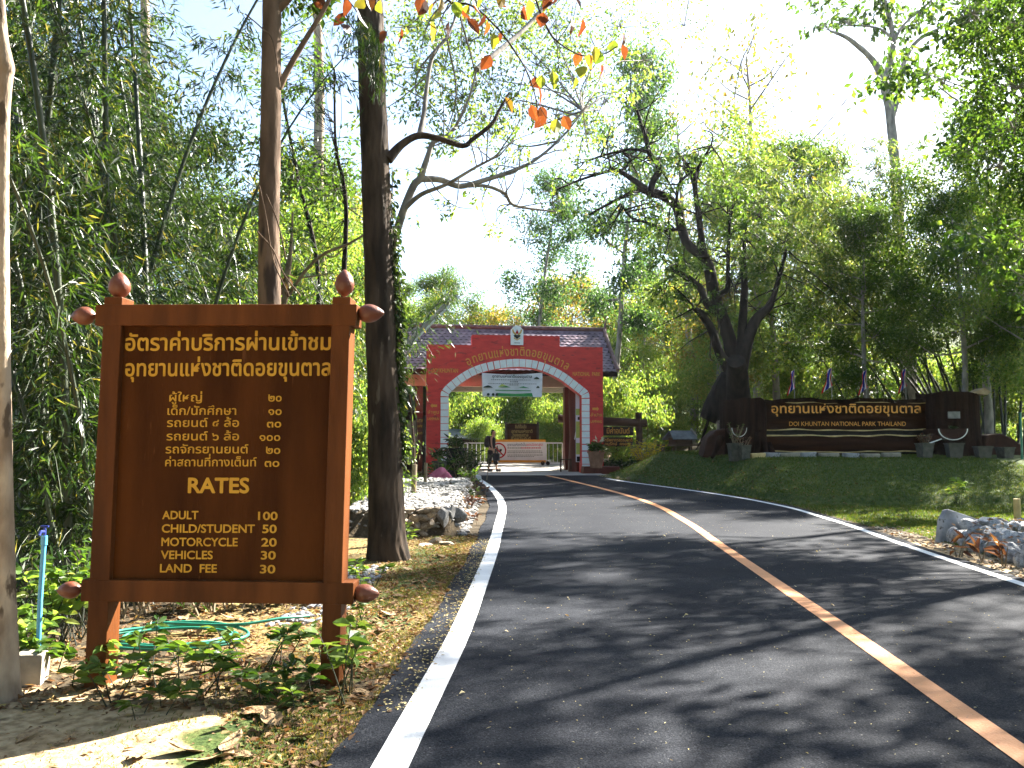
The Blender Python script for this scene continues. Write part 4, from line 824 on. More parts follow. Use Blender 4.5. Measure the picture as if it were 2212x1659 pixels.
# sawn branch-stub planters with pale half-round rims
for u0, u1, v0, v1, yf in ((2026, 2092, 926, 951, -.85), (1580, 1614, 924, 944, -.75)):
    a, b = q(u0, v0, yf), q(u1, v1, yf); cx, rx, rz_ = (a[0] + b[0]) / 2, (b[0] - a[0]) / 2, a[1] - b[1]; th = np.linspace(math.pi, 2 * math.pi, 20)
    f = lambda k, y: [(cx + rx * k * math.cos(t), y, a[1] + rz_ * k * math.sin(t)) for t in th]
    mb = MB(); V = f(1, yf) + f(.92, yf - .01); mb.add(V, [(k, k + 1, 21 + k, 20 + k) for k in range(19)]); mb.build('planter_rim', M['white'], mon)
    mb = MB(); V = f(.92, yf - .009) + f(.72, yf + .02) + f(1, yf) + f(1, .1); mb.add(V, [(k, k + 1, 21 + k, 20 + k) for k in range(19)] + [(40 + k, 60 + k, 61 + k, 41 + k) for k in range(19)]); mb.add(f(.72, yf + .02), [tuple(range(20))]); mb.build('planter_stub', M['stump_red'], mon)
a, b = q(2003, 945, -.8), q(2030, 950, -.8); prism(MB(), [q(2001, 948, -.8), q(2020, 938, -.8), q(2034, 944, -.8), q(2012, 954, -.8)], -.82, -.3).build('side_stub', M['stump_red'], mon)
prism(MB(), [q(2008, 956, -.83), q(2034, 947, -.83), q(2035, 949, -.83), q(2010, 958, -.83)], -.83, -.8).build('stub_rim', M['white'], mon)
for pl, m_ in (([(2120, 1000), (2130, 940), (2160, 936), (2186, 946), (2212, 966), (2225, 1004)], 'stump_red'), ([(1518, 988), (1528, 945), (1545, 930), (1568, 925), (1572, 990)], 'stump_red')):
    prism(MB(), [q(u, v, .0) for u, v in pl], -.05, .8).build('buttress', M[m_], mon, bevel=.05)
for ru, rv, eu, ev in ((1648, 930, 1662, 988), (1642, 935, 1632, 990), (2090, 960, 2118, 992), (2108, 940, 2140, 990), (1560, 945, 1540, 985), (1660, 960, 1682, 985), (2020, 960, 1998, 988)):
    a, b = q(ru, rv, -.35), q(eu, ev, -.75); mb = MB(); tube(mb, smooth_line([(a[0], -.25, a[1]), ((a[0] + b[0]) / 2, -.42, (a[1] * .35 + b[1] * .65)), (b[0], -.62, b[1] - .05)], 5), np.linspace(.13, .05, 11), 8); mb.build('root', M['stump_brown'], mon, smooth=True)
# flags planted behind the monument
for n_, (u, v0, v1, c, word) in enumerate(((1716, 797, 862, 0, 'narrow limp flag of Thailand at the left end of the flag row'), (1797, 793, 862, 1, 'widest flag of Thailand showing a broad red band'), (1872, 797, 862, 2, 'flag of Thailand showing blue at its top, third along the flag row'), (1957, 794, 862, 3, 'flag of Thailand in front of the tall trunk at the right end of the row'))):
    p0, p1 = at(u, v1 + 6, 27.7), at(u + 2, v0, 27.7); o = thing('thai_flag', word, 'flag', p0, 0, 'small flags behind the park monument'); H = p1.z - p0.z
    mb = MB(); tube(mb, [(0, 0, -.3), (.02, 0, H)], .011, 6); mb.build('pole', M['pole_grey'], o)
    wd = (-.22, -.33, -.26, -.24)[c]; hgt = .80; k = 12
    for s_, (a0, a1, mm) in enumerate(((0, .17, 'flag_red'), (.17, .33, 'flag_white'), (.33, .67, 'flag_blue'), (.67, .83, 'flag_white'), (.83, 1, 'flag_red'))):
        mb = MB(); V = []
        for t in np.linspace(0, 1, k):
            for a_ in (a0, a1):   # cloth hangs, its stripes run down along the pole
                drop = a_; V.append((.01 + wd * drop * (.25 + .75 * t ** .8) + .025 * math.sin(t * 7 + a_ * 5), .05 * math.sin(a_ * 9 + t * 4), H - .02 - t * hgt * (.72 + .28 * a_) - a_ * .06))
        mb.add(V, [(2 * i, 2 * i + 1, 2 * i + 3, 2 * i + 2) for i in range(k - 1)]); mb.build(('red_stripe', 'white_stripe', 'blue_stripe', 'white_stripe', 'red_stripe')[s_], M[mm], o, smooth=True)

# ------------------------------------------------------------------ pots and plants
def pot(u, v, Y, w, h, label, square=True, m='pot_grey', group=None, plant=None, z=None):
    p = at(u, v, Y); zz = float(G(p.x, Y)) if z is None else z; o = thing('plant_pot', label, 'plant pot', (p.x, Y, zz - .02), rng.uniform(-.3, .3), group); mb = MB()
    if square: lathe(mb, [(w * .48, 0), (w * .62, h), (w * .68, h), (w * .68, h + .04), (w * .56, h + .04), (w * .56, h - .05), (.001, h - .05)], 4, M=Matrix.Rotation(R(45), 4, 'Z'))
    else: lathe(mb, [(w * .36, 0), (w * .5, h * .9), (w * .55, h * .9), (w * .55, h), (w * .46, h), (w * .46, h - .06), (.001, h - .06)], 20)
    mb.build('body', M[m], o)
    return o, Vector((p.x, Y, zz + h - .04))
def tuft(name, label, cat, loc, n, L, W, m, up=.8, spread=1.0, stems=True, six=True, R0=.05, hgt=.3, seed=0, group=None, smat='twig', tmin=.35, thin=1.0):
    r2 = np.random.default_rng(seed + 100); o = thing(name, label, cat, loc, 0, group)
    ns = max(3, n // 9); mb = MB(); P, A = [], []
    for s_ in range(ns):
        a = r2.uniform(0, 6.28); d = np.array([math.cos(a) * spread * r2.uniform(.2, 1), math.sin(a) * spread * r2.uniform(.2, 1), 1.0]); d /= np.linalg.norm(d); b = np.array([r2.normal(0, R0), r2.normal(0, R0), 0]); hh = hgt * r2.uniform(.6, 1.1)
        pts = np.array([b + d * hh * t + np.array([0, 0, -.12 * hh * t * t]) for t in np.linspace(0, 1, 5)]); tube(mb, pts, np.linspace(.012, .005, 5) * (1 if hgt > .3 else .6) * thin, 5)
        for q_ in range(max(2, n // ns)):
            t = r2.uniform(tmin, 1); a2 = r2.uniform(0, 6.28); P.append(pts[0] + (pts[-1] - pts[0]) * t); A.append((math.cos(a2), math.sin(a2), up * r2.uniform(-.4, 1.2)))
    if stems: mb.build('stem', M[smat], o)
    mb = MB(); n_ = len(P); leaves(mb, np.array(P), np.array(A), r2.uniform(.7, 1.15, n_) * L, r2.uniform(.8, 1.1, n_) * W, r2, six=six, flat=.5); mb.build('foliage', M[m], o); return o
gp = 'plant pots at the foot of the monument'
zP = lambda u, Y: float(G(at(u, 990, Y).x, Y))
_, t = pot(1588, 988, 25.7, .42, .50, 'tall dark pot at the left end of the monument', True, 'pot_grey', gp); tuft('potted_plant', 'leggy green plant with small leaves in the tall left pot', 'plant', t, 90, .07, .03, 'leaf_green', .6, .6, hgt=.75, seed=1)
_, t = pot(1607, 988, 25.5, .36, .40, 'second pale grey pot from the left, before the half-round planter', True, 'pot_grey', gp); tuft('potted_plant', 'reddish dry plant in the second pot from the left', 'plant', t, 70, .08, .03, 'croton', .6, .8, hgt=.5, seed=2)
_, t = pot(1998, 991, 25.4, .42, .42, 'pot with a bushy red plant before the right half of the board', True, 'pot_grey', gp); tuft('potted_plant', 'bushy dark red plant in a pot at the end of the lettered boards', 'plant', t, 160, .08, .035, 'croton', .6, .9, hgt=.42, seed=3)
pot(2062, 994, 25.3, .48, .42, 'square mossy pot standing empty under the white half-round rim', True, 'pot_grey', gp)
pot(2124, 997, 25.2, .46, .32, 'low square pot standing empty below the right stump roots', True, 'pot_grey', gp)
pot(2172, 999, 25.2, .42, .30, 'low square pot nearest the right picture edge', True, 'pot_grey', gp)
o = tuft('planter_fern', 'dark fern growing in the right half-round planter', 'plant', Vector((at(2058, 930, 26.4).x, 26.4, at(2058, 930, 26.4).z - .05)), 60, .14, .05, 'leaf_dark', .4, .9, hgt=.22, seed=4)
for n_, (u, w, mm) in enumerate(((1640, .9, 'edge_cream'), (1668, .8, 'cement_grey'), (1705, 1.0, 'concrete'), (1745, .85, 'cement_grey'), (1790, 1.0, 'concrete'), (1838, .8, 'cement_grey'), (1880, .9, 'concrete'), (1925, .9, 'concrete'))):
    p = at(u, 990, 25.55); mb = MB(); box(mb, (0, 0, .05), (w * .58, .25, .16)); o = mb.build('edging_stone', M[mm], None, bevel=.03); o.location = (p.x, 25.55, float(G(p.x, 25.55))); o.rotation_euler = (0, R(rng.uniform(-3, 3)), R(rng.uniform(-6, 6)))
    tag(o, 'low edging block laid along the front of the park monument', 'edging block', 'edging blocks before the monument')
pp = at(2208, 990, 24.6); mb = MB(); tube(mb, [(0, 0, -.1), (0, 0, 1.35)], .03, 8); o = mb.build('green_pipe', M['hose_green']); o.location = (pp.x, 24.6, float(G(pp.x, 24.6))); tag(o, 'upright green plastic pipe at the right picture edge', 'pipe')

# pots and bushes around the gate feet
zq = lambda u, Y: float(G(at(u, 1000, Y).x, Y))
_, t = pot(1288, 1010, 32.3, .62, .62, 'pale round pot on the plinth at the right foot of the gate', False, 'pot_clay', z=float(zr(32.3)) + .27)
tuft('peace_lily', 'glossy dark plant with pale flowers in the pot at the right gate foot', 'plant', t, 120, .36, .10, 'leaf_green', .9, .9, hgt=.38, seed=11)
tuft('flowering_plant', 'spray of pale flowers above the plant at the right gate foot', 'flower', t + Vector((.05, 0, .1)), 16, .2, .09, 'flower_white', 1.2, .6, hgt=.6, seed=12)
pt = at(952, 1012, 31.0); _, t = pot(952, 1012, 31.0, .6, .6, 'grey round pot before the left foot of the gate', False, 'pot_grey')
tuft('potted_shrub', 'dark green shrub in the grey pot before the left gate foot', 'plant', t, 110, .30, .09, 'leaf_dark', .8, 1.0, hgt=.5, seed=13)
_, t = pot(985, 1034, 29.4, .62, 1.05, 'tall black square planter at the end of the stone bed', True, 'black')
tuft('dark_bush', 'dark spiky bush beside the tall black planter', 'bush', Vector((at(1008, 1038, 29).x, 29, float(G(at(1008, 1038, 29).x, 29)))), 420, .26, .05, 'leaf_dark', .9, .8, hgt=1.35, seed=14, R0=.2)
tuft('dark_bush', 'dark spiky foliage spilling out of the tall black planter', 'bush', t, 150, .26, .06, 'leaf_dark', .8, .8, hgt=.5, seed=15)
o = tuft('poinsettia', 'broad-leaved plant with red tints before the red board', 'plant', Vector((at(948, 1030, 28).x, 28, float(G(at(948, 1030, 28).x, 28)))), 60, .24, .12, 'leaf_green', .3, 1.0, hgt=1.0, seed=16)
# rumpled cloth on the ground
p = at(945, 1030, 26.5); mb = MB(); nn = 24; V = []
for a in range(nn + 1):
    for b in range(nn + 1):
        x, y = a / nn * 1.3 - .65, b / nn * 1.1 - .55; rr = max(abs(x) / .65, abs(y) / .55); V.append((x, y, max(0, .42 * (1 - rr ** 2) * (1 + .25 * math.sin(7 * x + 4 * y) + .2 * math.sin(11 * y - 3 * x)))))
i, j = np.meshgrid(np.arange(nn), np.arange(nn), indexing='ij'); mb.add(V, np.stack([i * (nn + 1) + j, (i + 1) * (nn + 1) + j, (i + 1) * (nn + 1) + j + 1, i * (nn + 1) + j + 1], -1).reshape(-1, 4))
o = mb.build('pink_tarpaulin', M['pink_cloth'], smooth=True); o.location = (p.x, 26.5, float(G(p.x, 26.5)) + .01); tag(o, 'rumpled pink tarpaulin heaped behind the stone bed', 'tarpaulin')
for n_, (u, v, Y, h, w) in enumerate(((893, 1062, 18.2, .62, 'short cut stake at the back of the stone bed beside the trunk'), (918, 1050, 20.5, .5, 'thin cut stake standing in the middle of the stone bed'))):
    p = at(u, v, Y); mb = MB(); tube(mb, [(0, 0, -.2), (.02, 0, h)], .055 - .015 * n_, 10); o = mb.build('wooden_stake', M['twig']); o.location = (p.x, Y, float(G(p.x, Y))); tag(o, w, 'stake')
p = at(897, 1040, 22); mb = MB(); tube(mb, [(0, 0, -.1), (-.05, 0, 1.0), (-.16, 0, 2.2)], .028, 8); o = mb.build('leaning_pole', M['log_wood']); o.location = (p.x, 22, float(G(p.x, 22))); tag(o, 'thin dark pole leaning behind the stone bed', 'pole')

# ------------------------------------------------------------------ rocks
import bmesh
def rock_mesh(name, seed, m, sub=3, cuts=11, smooth_=False):
    r2 = np.random.default_rng(seed); bm = bmesh.new(); bmesh.ops.create_icosphere(bm, subdivisions=sub, radius=1.0)
    V = np.array([v.co[:] for v in bm.verts])
    for _ in range(cuts):
        n = unit(r2.normal(size=3)); d = r2.uniform(.55, .85); h = V @ n; V = V - np.clip(h - d, 0, None)[:, None] * n
    V *= r2.uniform(.8, 1.2, 3); V += .03 * np.sin(V[:, ::-1] * 7 + seed)
    for v, c in zip(bm.verts, V): v.co = c
    me = bpy.data.meshes.new(name); bm.to_mesh(me); bm.free(); me.materials.append(m)
    if smooth_: me.polygons.foreach_set('use_smooth', [True] * len(me.polygons))
    return me
RK = [rock_mesh('rock', s_, M['rock']) for s_ in range(5)]; RW = [rock_mesh('rock', 20 + s_, M['rock_white']) for s_ in range(3)]
RC = [rock_mesh('rock', 40 + s_, M['cement_grey'], 3, 9, False) for s_ in range(6)]
def rock(me, p, s_, label, group, name='rock'):
    o = bpy.data.objects.new(name, me); COL.objects.link(o); o.location = p; o.scale = s_; o.rotation_euler = tuple(rng.uniform(-.5, .5, 2)) + (rng.uniform(0, 6.28),)
    return tag(o, label, 'rock', group)
fc = lambda c, r: ((800 + c * .2049) * .9217, (1080 + r * .2049) * .9217)
wallrocks = [(770, 560, 120, 90), (715, 640, 110, 110), (850, 655, 85, 110), (935, 650, 105, 115), (1035, 615, 110, 100), (1035, 705, 95, 105), (965, 750, 115, 85), (860, 735, 90, 90), (805, 810, 95, 75), (715, 745, 85, 100), (750, 840, 105, 70), (850, 875, 95, 55), (945, 835, 75, 65), (885, 790, 70, 75), (1075, 560, 135, 90), (925, 565, 120, 80), (1000, 560, 85, 75), (690, 560, 100, 80), (780, 700, 70, 80), (790, 880, 80, 60), (690, 830, 80, 80), (700, 900, 90, 60)]
for n_, (c, r, w, h) in enumerate(wallrocks):
    u, v = fc(c, r); Yk = 14.38 + .02 * ((c * 7 + r) % 5); p = at(u, v, Yk); sx = w * .2049 * .9217 / FPX * Yk * .47; sz = h * .2049 * .9217 / FPX * Yk * .50
    rock(RK[n_ % 5], p, (sx, .13, sz), 'tan angular rock stacked in the front face of the stone bed', 'rocks stacked in the front of the stone bed')
for n_, (c, r, w, h, Yk, lb) in enumerate(((1165, 650, 130, 190, 14.55, 'large grey slab upright at the right corner of the stone bed'), (1245, 620, 90, 180, 14.8, 'narrow pale slab behind the large corner slab'), (1340, 620, 120, 150, 15.1, 'rounded white boulder at the roadside corner of the stone bed'), (1190, 405, 95, 80, 17.5, 'lone white stone lying on top of the stone bed'), (1075, 845, 150, 70, 13.6, 'flat pale stone lying on the leaf litter before the stone bed'), (1200, 865, 140, 60, 13.3, 'low tan stone half sunk in the dry leaves by the road'), (950, 885, 110, 50, 13.2, 'small pale stone in the dry leaves beside the big trunk'))):
    u, v = fc(c, r); p = at(u, v, Yk); sx = w * .2049 * .9217 / FPX * Yk * .58; sz = h * .2049 * .9217 / FPX * Yk * .6
    if r > 800: p = Vector((p.x, p.y, float(G(p.x, p.y)) + sz * .3))
    rock((RW if n_ < 4 else RK)[n_ % 3], p, (sx, .16, sz), lb, None)
def scatter_stones(name, label, pts, s0, s1, m, kind='stuff', seed=0, flat=.6):
    r2 = np.random.default_rng(seed); base = rock_mesh('t', seed + 77, m, 1, 6); bv = np.array([v.co[:] for v in base.vertices]); bf = np.array([p.vertices[:] for p in base.polygons]); bpy.data.meshes.remove(base); mb = MB()
    n = len(pts); s_ = r2.uniform(s0, s1, n); a = r2.uniform(0, 6.28, n); asp = r2.uniform(.7, 1.4, n)
    V = bv[None] * (s_[:, None] * np.stack([asp, 1 / asp, np.full(n, flat)], -1))[:, None, :]; ca_, sa_ = np.cos(a)[:, None], np.sin(a)[:, None]
    V = np.stack([V[..., 0] * ca_ - V[..., 1] * sa_, V[..., 0] * sa_ + V[..., 1] * ca_, V[..., 2]], -1) + pts[:, None]
    mb.add(V.reshape(-1, 3), (bf[None] + (np.arange(n) * len(bv))[:, None, None]).reshape(-1, 3)); o = mb.build(name, m); return tag(o, label, None, kind=kind)
n = 2600; xs_ = rng.uniform(-2.9, -.78, n); yy = rng.uniform(14.6, 22.6, n); scatter_stones('stone_rubble', 'white and grey broken stones covering the top of the stone bed', np.stack([xs_, yy, G(xs_, yy) + .015], -1), .03, .075, M['rock_white'], seed=3)
n = 260; yy = rng.uniform(9.5, 16, n); xs_ = xr(yy) + .28 + np.abs(rng.normal(0, .35, n)); scatter_stones('roadside_pebbles', 'small pebbles in the bare strip along the right road edge', np.stack([xs_, yy, G(xs_, yy) + .004], -1), .012, .04, M['rock'], seed=5)
n = 300; yy = rng.uniform(7.5, 11, n); xs_ = rng.uniform(-2.1, -1.55, n); scatter_stones('grey_gravel', 'grey gravel between the rates sign and the big trunk', np.stack([xs_, yy, G(xs_, yy) + .01], -1), .02, .06, M['cement_grey'], seed=6)
# grey lumpy stones piled on the right verge
k_ = 0
for row, (ox, zc, hz_, wx) in enumerate(((0.16, .09, .17, .15), (.36, .20, .14, .17), (.60, .28, .11, .19), (.9, .31, .09, .21), (1.25, .31, .09, .23), (1.65, .29, .09, .25), (2.1, .25, .1, .28))):
    for t in np.linspace(0, 1, 15):
        y_ = 13.55 - 3.9 * t + rng.uniform(-.1, .1); x_ = 6.78 - .60 * t + ox + rng.uniform(-.06, .06)
        lb = ('long grey stone low in the front row of the roadside pile', 'smooth grey stone in the second row of the roadside pile', 'flat grey stone on top of the roadside pile')[min(row, 2)]
        o = rock(RC[k_ % 6], (x_, y_, float(G(x_, y_)) + zc + rng.uniform(-.06, .05)), (wx * rng.uniform(.7, 1.15), .15 * rng.uniform(.75, 1.2), hz_ * rng.uniform(.9, 1.2)), lb, 'grey stones of the roadside pile'); k_ += 1
        o.rotation_euler = (rng.uniform(-.25, .25), rng.uniform(-.15, .25), rng.uniform(-.7, .7))
p = at(2050, 1150, 13.75); mb = MB(); gz = float(G(p.x, 13.75)); prism(mb, [(-.28, -.1), (-.12, .36), (.0, .52), (.25, .44), (.8, .26), (.85, -.1)], -.07, .07)
o = mb.build('stone_slab', M['cement_grey'], bevel=.02); o.location = (p.x + .02, 13.75, gz); o.rotation_euler = (R(-12), 0, R(12)); tag(o, 'upright grey slab with a peaked top at the left end of the roadside pile', 'slab')
p = at(2198, 1120, 14.6); mb = MB(); tube(mb, [(0, 0, -.1), (0, 0, .62)], .055, 12); o = mb.build('wooden_stake', M['edge_cream']); o.location = (p.x, 14.6, float(G(p.x, 14.6))); tag(o, 'short pale cut stake standing behind the grey stone pile', 'stake')

# ------------------------------------------------------------------ trees
def wood_leaves(name, label, cat, loc, wood, lf, bark, leafm, group=None, crown='crown', trunk='trunk'):
    o = thing(name, label, cat, loc, 0, group); wood.build(trunk, bark, o, smooth=True)
    if lf is not None: lf.build(crown, leafm, o)
    return o
def limb(mb, pts, Y, n=10, k=5, dy=None, relief=0.0):
    """a limb measured as (u, v, half width) on the photo grid at distance Y (or Y per point)"""
    Q = []; 
    for i_, p in enumerate(pts):
        y = p[3] if len(p) > 3 else Y + (dy * i_ / len(pts) if dy else 0); w = at(p[0], p[1], y); Q.append((w.x, w.y, w.z, p[2] * y / FPX))
    Q = smooth_line(np.c_[np.array(Q)[:, :3]], k), np.interp(np.linspace(0, len(pts) - 1, (len(pts) - 1) * k + 1), range(len(pts)), [q_[3] for q_ in Q]); tube(mb, Q[0], Q[1], n, relief=relief); return Q[0]
def puff(mb, P, A, c, Rr, ntw, nl, r2, root=None, tw=.008, droop=.3):
    """a spray: twigs from the root into a ball, leaves along each twig"""
    c = np.array(c); root = c if root is None else np.array(root)
    for _ in range(ntw):
        e = c + unit(r2.normal(size=3)) * Rr * r2.uniform(.35, 1) * (1, 1, .75); mid = (root + e) / 2 + r2.normal(0, Rr * .12, 3) + (0, 0, Rr * .1)
        pts = smooth_line([root, mid, e], 3); tube(mb, pts, np.linspace(tw, tw * .3, len(pts)), 4, cap=False)
        t = r2.uniform(.35, 1.05, nl)[:, None]; q_ = mid + (e - mid) * t + r2.normal(0, Rr * .10, (nl, 3)); P.append(q_)
        d = unit(e - mid)[None] * .5 + r2.normal(0, .6, (nl, 3)); d[:, 2] -= droop; A.append(d)
def lf_build(P, A, L, W, r2, six=False, flat=.3, fold=.15):
    mb = MB(); P = np.concatenate(P); A = np.concatenate(A); n = len(P); leaves(mb, P, A, L * r2.uniform(.65, 1.2, n), W * r2.uniform(.7, 1.15, n), r2, six=six, flat=flat, fold=fold); return mb

def proto_tree(H, cr, cb, nleaf, L, W, bark, lm, seed, name, lean=0.0, r0=.18, top=.35, nl_=16, droop=.35, clump=.45):
    r2 = np.random.default_rng(seed); wood = MB(); tr = [np.zeros(3)]; d = np.array([lean, 0, 1.0])
    for k in range(9): d = unit(d + np.r_[r2.normal(0, .06, 2), .05]); tr.append(tr[-1] + d * H / 9)
    tr[0] = tr[0] - (0, 0, .5); tr = smooth_line(tr, 3); tube(wood, tr, r0 * np.linspace(1.12, .12, len(tr)) ** .8, 8); tips = []
    zz = tr[:, 2] / H
    for k in range(nl_):
        t = cb + (1 - cb) * (k + r2.uniform(0, 1)) / nl_; b = np.array([np.interp(t, zz, tr[:, q_]) for q_ in range(3)]); s_ = (t - cb) / (1 - cb)
        Lr = cr * (math.sin(math.pi * (.12 + .80 * s_)) ** .7) * r2.uniform(.75, 1.15); a = k * 2.4 + r2.uniform(-.5, .5); up = .25 + .9 * s_ + r2.uniform(-.2, .2)
        dd = unit(np.array([math.cos(a), math.sin(a), up])); e = b + dd * Lr; m_ = (b + e) / 2 + r2.normal(0, .1 * Lr, 3) - (0, 0, .08 * Lr); pts = smooth_line([b, m_, e], 5)
        tube(wood, pts, np.linspace(r0 * .34 * (1.1 - s_ * .6), r0 * .06, len(pts)), 5, cap=False)
        for q_ in range(4):
            f = r2.uniform(.35, 1); b2 = pts[int(f * (len(pts) - 1))]; d2 = unit(dd * .6 + r2.normal(0, .6, 3) + (0, 0, .15)); L2 = Lr * r2.uniform(.22, .45); e2 = b2 + d2 * L2
            tube(wood, [b2, (b2 + e2) / 2 + r2.normal(0, .05, 3), e2], [r0 * .08, r0 * .05, r0 * .02], 4, cap=False); tips += [(e2, L2), ((b2 + e2) / 2, L2)]
        tips.append((e, Lr * .3))
    n = nleaf // len(tips); P, A = [], []
    for e, sz in tips:
        kx = max(3, int(n * r2.uniform(.3, 1.7))); c2 = e + r2.normal(0, 1, (kx, 3)) * clump * (1, 1, .7); P.append(c2); q_ = r2.normal(0, 1, (kx, 3)); q_[:, 2] -= droop * 2; A.append(q_)
    o = wood_leaves(name, 'tree', 'tree', (0, 0, -50), wood, lf_build(P, A, L, W, r2), bark, lm); return o
PT = {}
PT['green'] = proto_tree(14, 3.8, .32, 26000, .20, .085, M['bark_grey'], M['leaf_green'], 1, 'forest_tree')
PT['tall'] = proto_tree(17, 2.7, .34, 15000, .24, .10, M['bark_grey'], M['leaf_teal'], 2, 'slender_tree', r0=.17)
PT['yellow'] = proto_tree(12, 3.6, .30, 9000, .26, .13, M['bark_grey'], M['leaf_yellow'], 3, 'teak_tree', r0=.14)
PT['light'] = proto_tree(11, 3.6, .22, 24000, .19, .075, M['bark_grey'], M['leaf_light'], 4, 'light_green_tree', r0=.15)
PT['bush'] = proto_tree(3.4, 2.3, .05, 15000, .17, .07, M['bark_brown'], M['leaf_light'], 5, 'bush', r0=.05, nl_=22, droop=.9, clump=.28)
PT['dark'] = proto_tree(9, 3.6, .15, 26000, .17, .07, M['bark_brown'], M['leaf_dark'], 6, 'dense_dark_tree', r0=.16)
PT['bare'] = proto_tree(13, 3.6, .35, 1100, .22, .11, M['bark_grey'], M['leaf_yellow'], 7, 'half_bare_tree', r0=.16, nl_=24)
PT['shade'] = proto_tree(14, 4.3, .34, 6600, .28, .16, M['bark_grey'], M['leaf_green'], 8, 'shade_tree', r0=.17, nl_=14, clump=.36)
_used = set()
def plant(kind, u, Yk, s=1.0, label=None, group=None, x=None, z=None, sz=None):
    px = at(u, 960, Yk).x if x is None else x; loc = (px, Yk, float(G(px, Yk)) - .05 if z is None else z); rot = (0, 0, rng.uniform(0, 6.28)); sc = (s, s, sz or s)
    if kind not in _used:
        _used.add(kind); o = PT[kind]; o.location = loc; o.rotation_euler = rot; o.scale = sc
        if label: o['label'] = label
        if group: o['group'] = group
        return o
    return dup(PT[kind], loc, rot, sc, label, group)
FG = 'forest trees beyond the gate'
NM = {'green': 'mid green leafy tree in the sunlit forest beyond the gate', 'light': 'pale green bushy tree in the sunlit forest beyond the gate', 'yellow': 'yellowing teak-like tree in the forest beyond the gate', 'tall': 'tall slender tree with bluish green crown in the far forest', 'dark': 'dense dark tree in the forest beyond the gate', 'bare': 'half bare tree with few yellow leaves in the far forest'}
plant('tall', 1140, 52, 1.0, 'tall straight tree with layered blue-green crown rising behind the emblem of the gate')
plant('tall', 1327, 46, 1.0, 'very tall thin bare-stemmed tree right of the gatehouse roof', sz=1.25)
for kd, u, Yk, s in (('light', 905, 50, .8), ('green', 948, 58, .85), ('light', 1000, 64, .75), ('yellow', 1075, 60, .8), ('yellow', 1195, 58, .95), ('yellow', 1240, 66, 1.0), ('light', 1290, 60, .7), ('green', 1100, 74, .8), ('green', 1180, 80, .85), ('bare', 1215, 72, .9), ('light', 1340, 66, .95), ('green', 1385, 58, .8), ('yellow', 1420, 62, .85), ('light', 1455, 54, .85), ('green', 1490, 66, .95), ('yellow', 1530, 50, .7), ('light', 1560, 58, .9), ('light', 850, 72, .8), ('green', 780, 60, .9), ('green', 1040, 90, .9), ('light', 1270, 88, .9), ('green', 1330, 92, .9), ('dark', 1010, 56, .6), ('dark', 1150, 64, .5), ('dark', 1240, 60, .55), ('dark', 965, 70, .7), ('dark', 1090, 84, .8), ('light', 980, 96, .9), ('green', 1140, 100, .8)):
    plant(kd, u, Yk, s, NM[kd], FG)
for kd, u, Yk, s, lb in (('bush', 1335, 43, 1.0, 'bright arching bush directly behind the log-framed sign'), ('bush', 1395, 46, 1.15, 'broad sunlit bush between the log sign and the spirit house'), ('bush', 1440, 50, 1.0, 'sunlit bush above the spirit house'), ('bush', 995, 47.5, 1.1, 'leafy bush behind the grey-roofed shelter'), ('bush', 1040, 45, .55, 'low bright bush beside the walking person'), ('bush', 1205, 45, .75, 'bush behind the right end of the sliding barrier'), ('bush', 1130, 50, 1.0, 'dark leafy bush behind the notice board'), ('bush', 905, 41, .8, 'leafy bush behind the left side of the gatehouse'), ('bush', 1070, 56, 1.1, 'far bush in the middle of the arch opening'), ('bush', 1180, 54, 1.1, 'yellow-green bush behind the right part of the notice board'), ('bush', 1520, 48, 1.2, 'pale bush behind the twisted tree'), ('bush', 1650, 46, .9, 'pale bush seen beside the twisted trunk above the monument')):
    plant(kd, u, Yk, s, lb)
RG = 'trees behind the bamboo on the right'
for kd, u, Yk, s in (('light', 1640, 52, .7), ('green', 1710, 50, .6), ('light', 1790, 54, .6), ('green', 1880, 56, .55), ('light', 1960, 56, .55), ('light', 2080, 54, .5), ('green', 2190, 50, .6), ('bush', 1740, 41, .9), ('bush', 1830, 42, 1.0), ('bush', 1925, 41, .9), ('bush', 2020, 42, 1.0), ('bush', 2110, 40, .95), ('bush', 2200, 39, 1.0), ('dark', 2300, 36, .9)):
    plant(kd, u, Yk, s, {'light': 'pale green tree behind the bamboo on the right', 'green': 'mid green tree behind the bamboo on the right', 'bush': 'yellow-green thicket bush behind the bamboo stems', 'dark': 'dark dense tree at the right edge behind the monument'}[kd], RG)
plant('bare', 1640, 44, 1.55, 'half bare tree with thin branching limbs above the twisted tree')
plant('bare', 1500, 48, 1.45, 'half bare tree with pale limbs left of the forked one')
for kd, u, Yk, s, lb in (('light', 1555, 39, 1.0, 'pale green tree filling the gap behind the twisted limbs'), ('light', 1680, 40, 1.2, 'tall bright green tree behind the right limbs of the twisted tree'), ('green', 1790, 42, 1.0, 'leafy green tree behind the bamboo left of the tall pale trunk'), ('light', 1860, 46, 1.0, 'pale tree directly behind the flags')): plant(kd, u, Yk, s, lb)
plant('yellow', 1590, 40, .62, 'small yellow-leaved tree glowing behind the twisted trunk')
LG = 'trees behind the bamboo on the left'
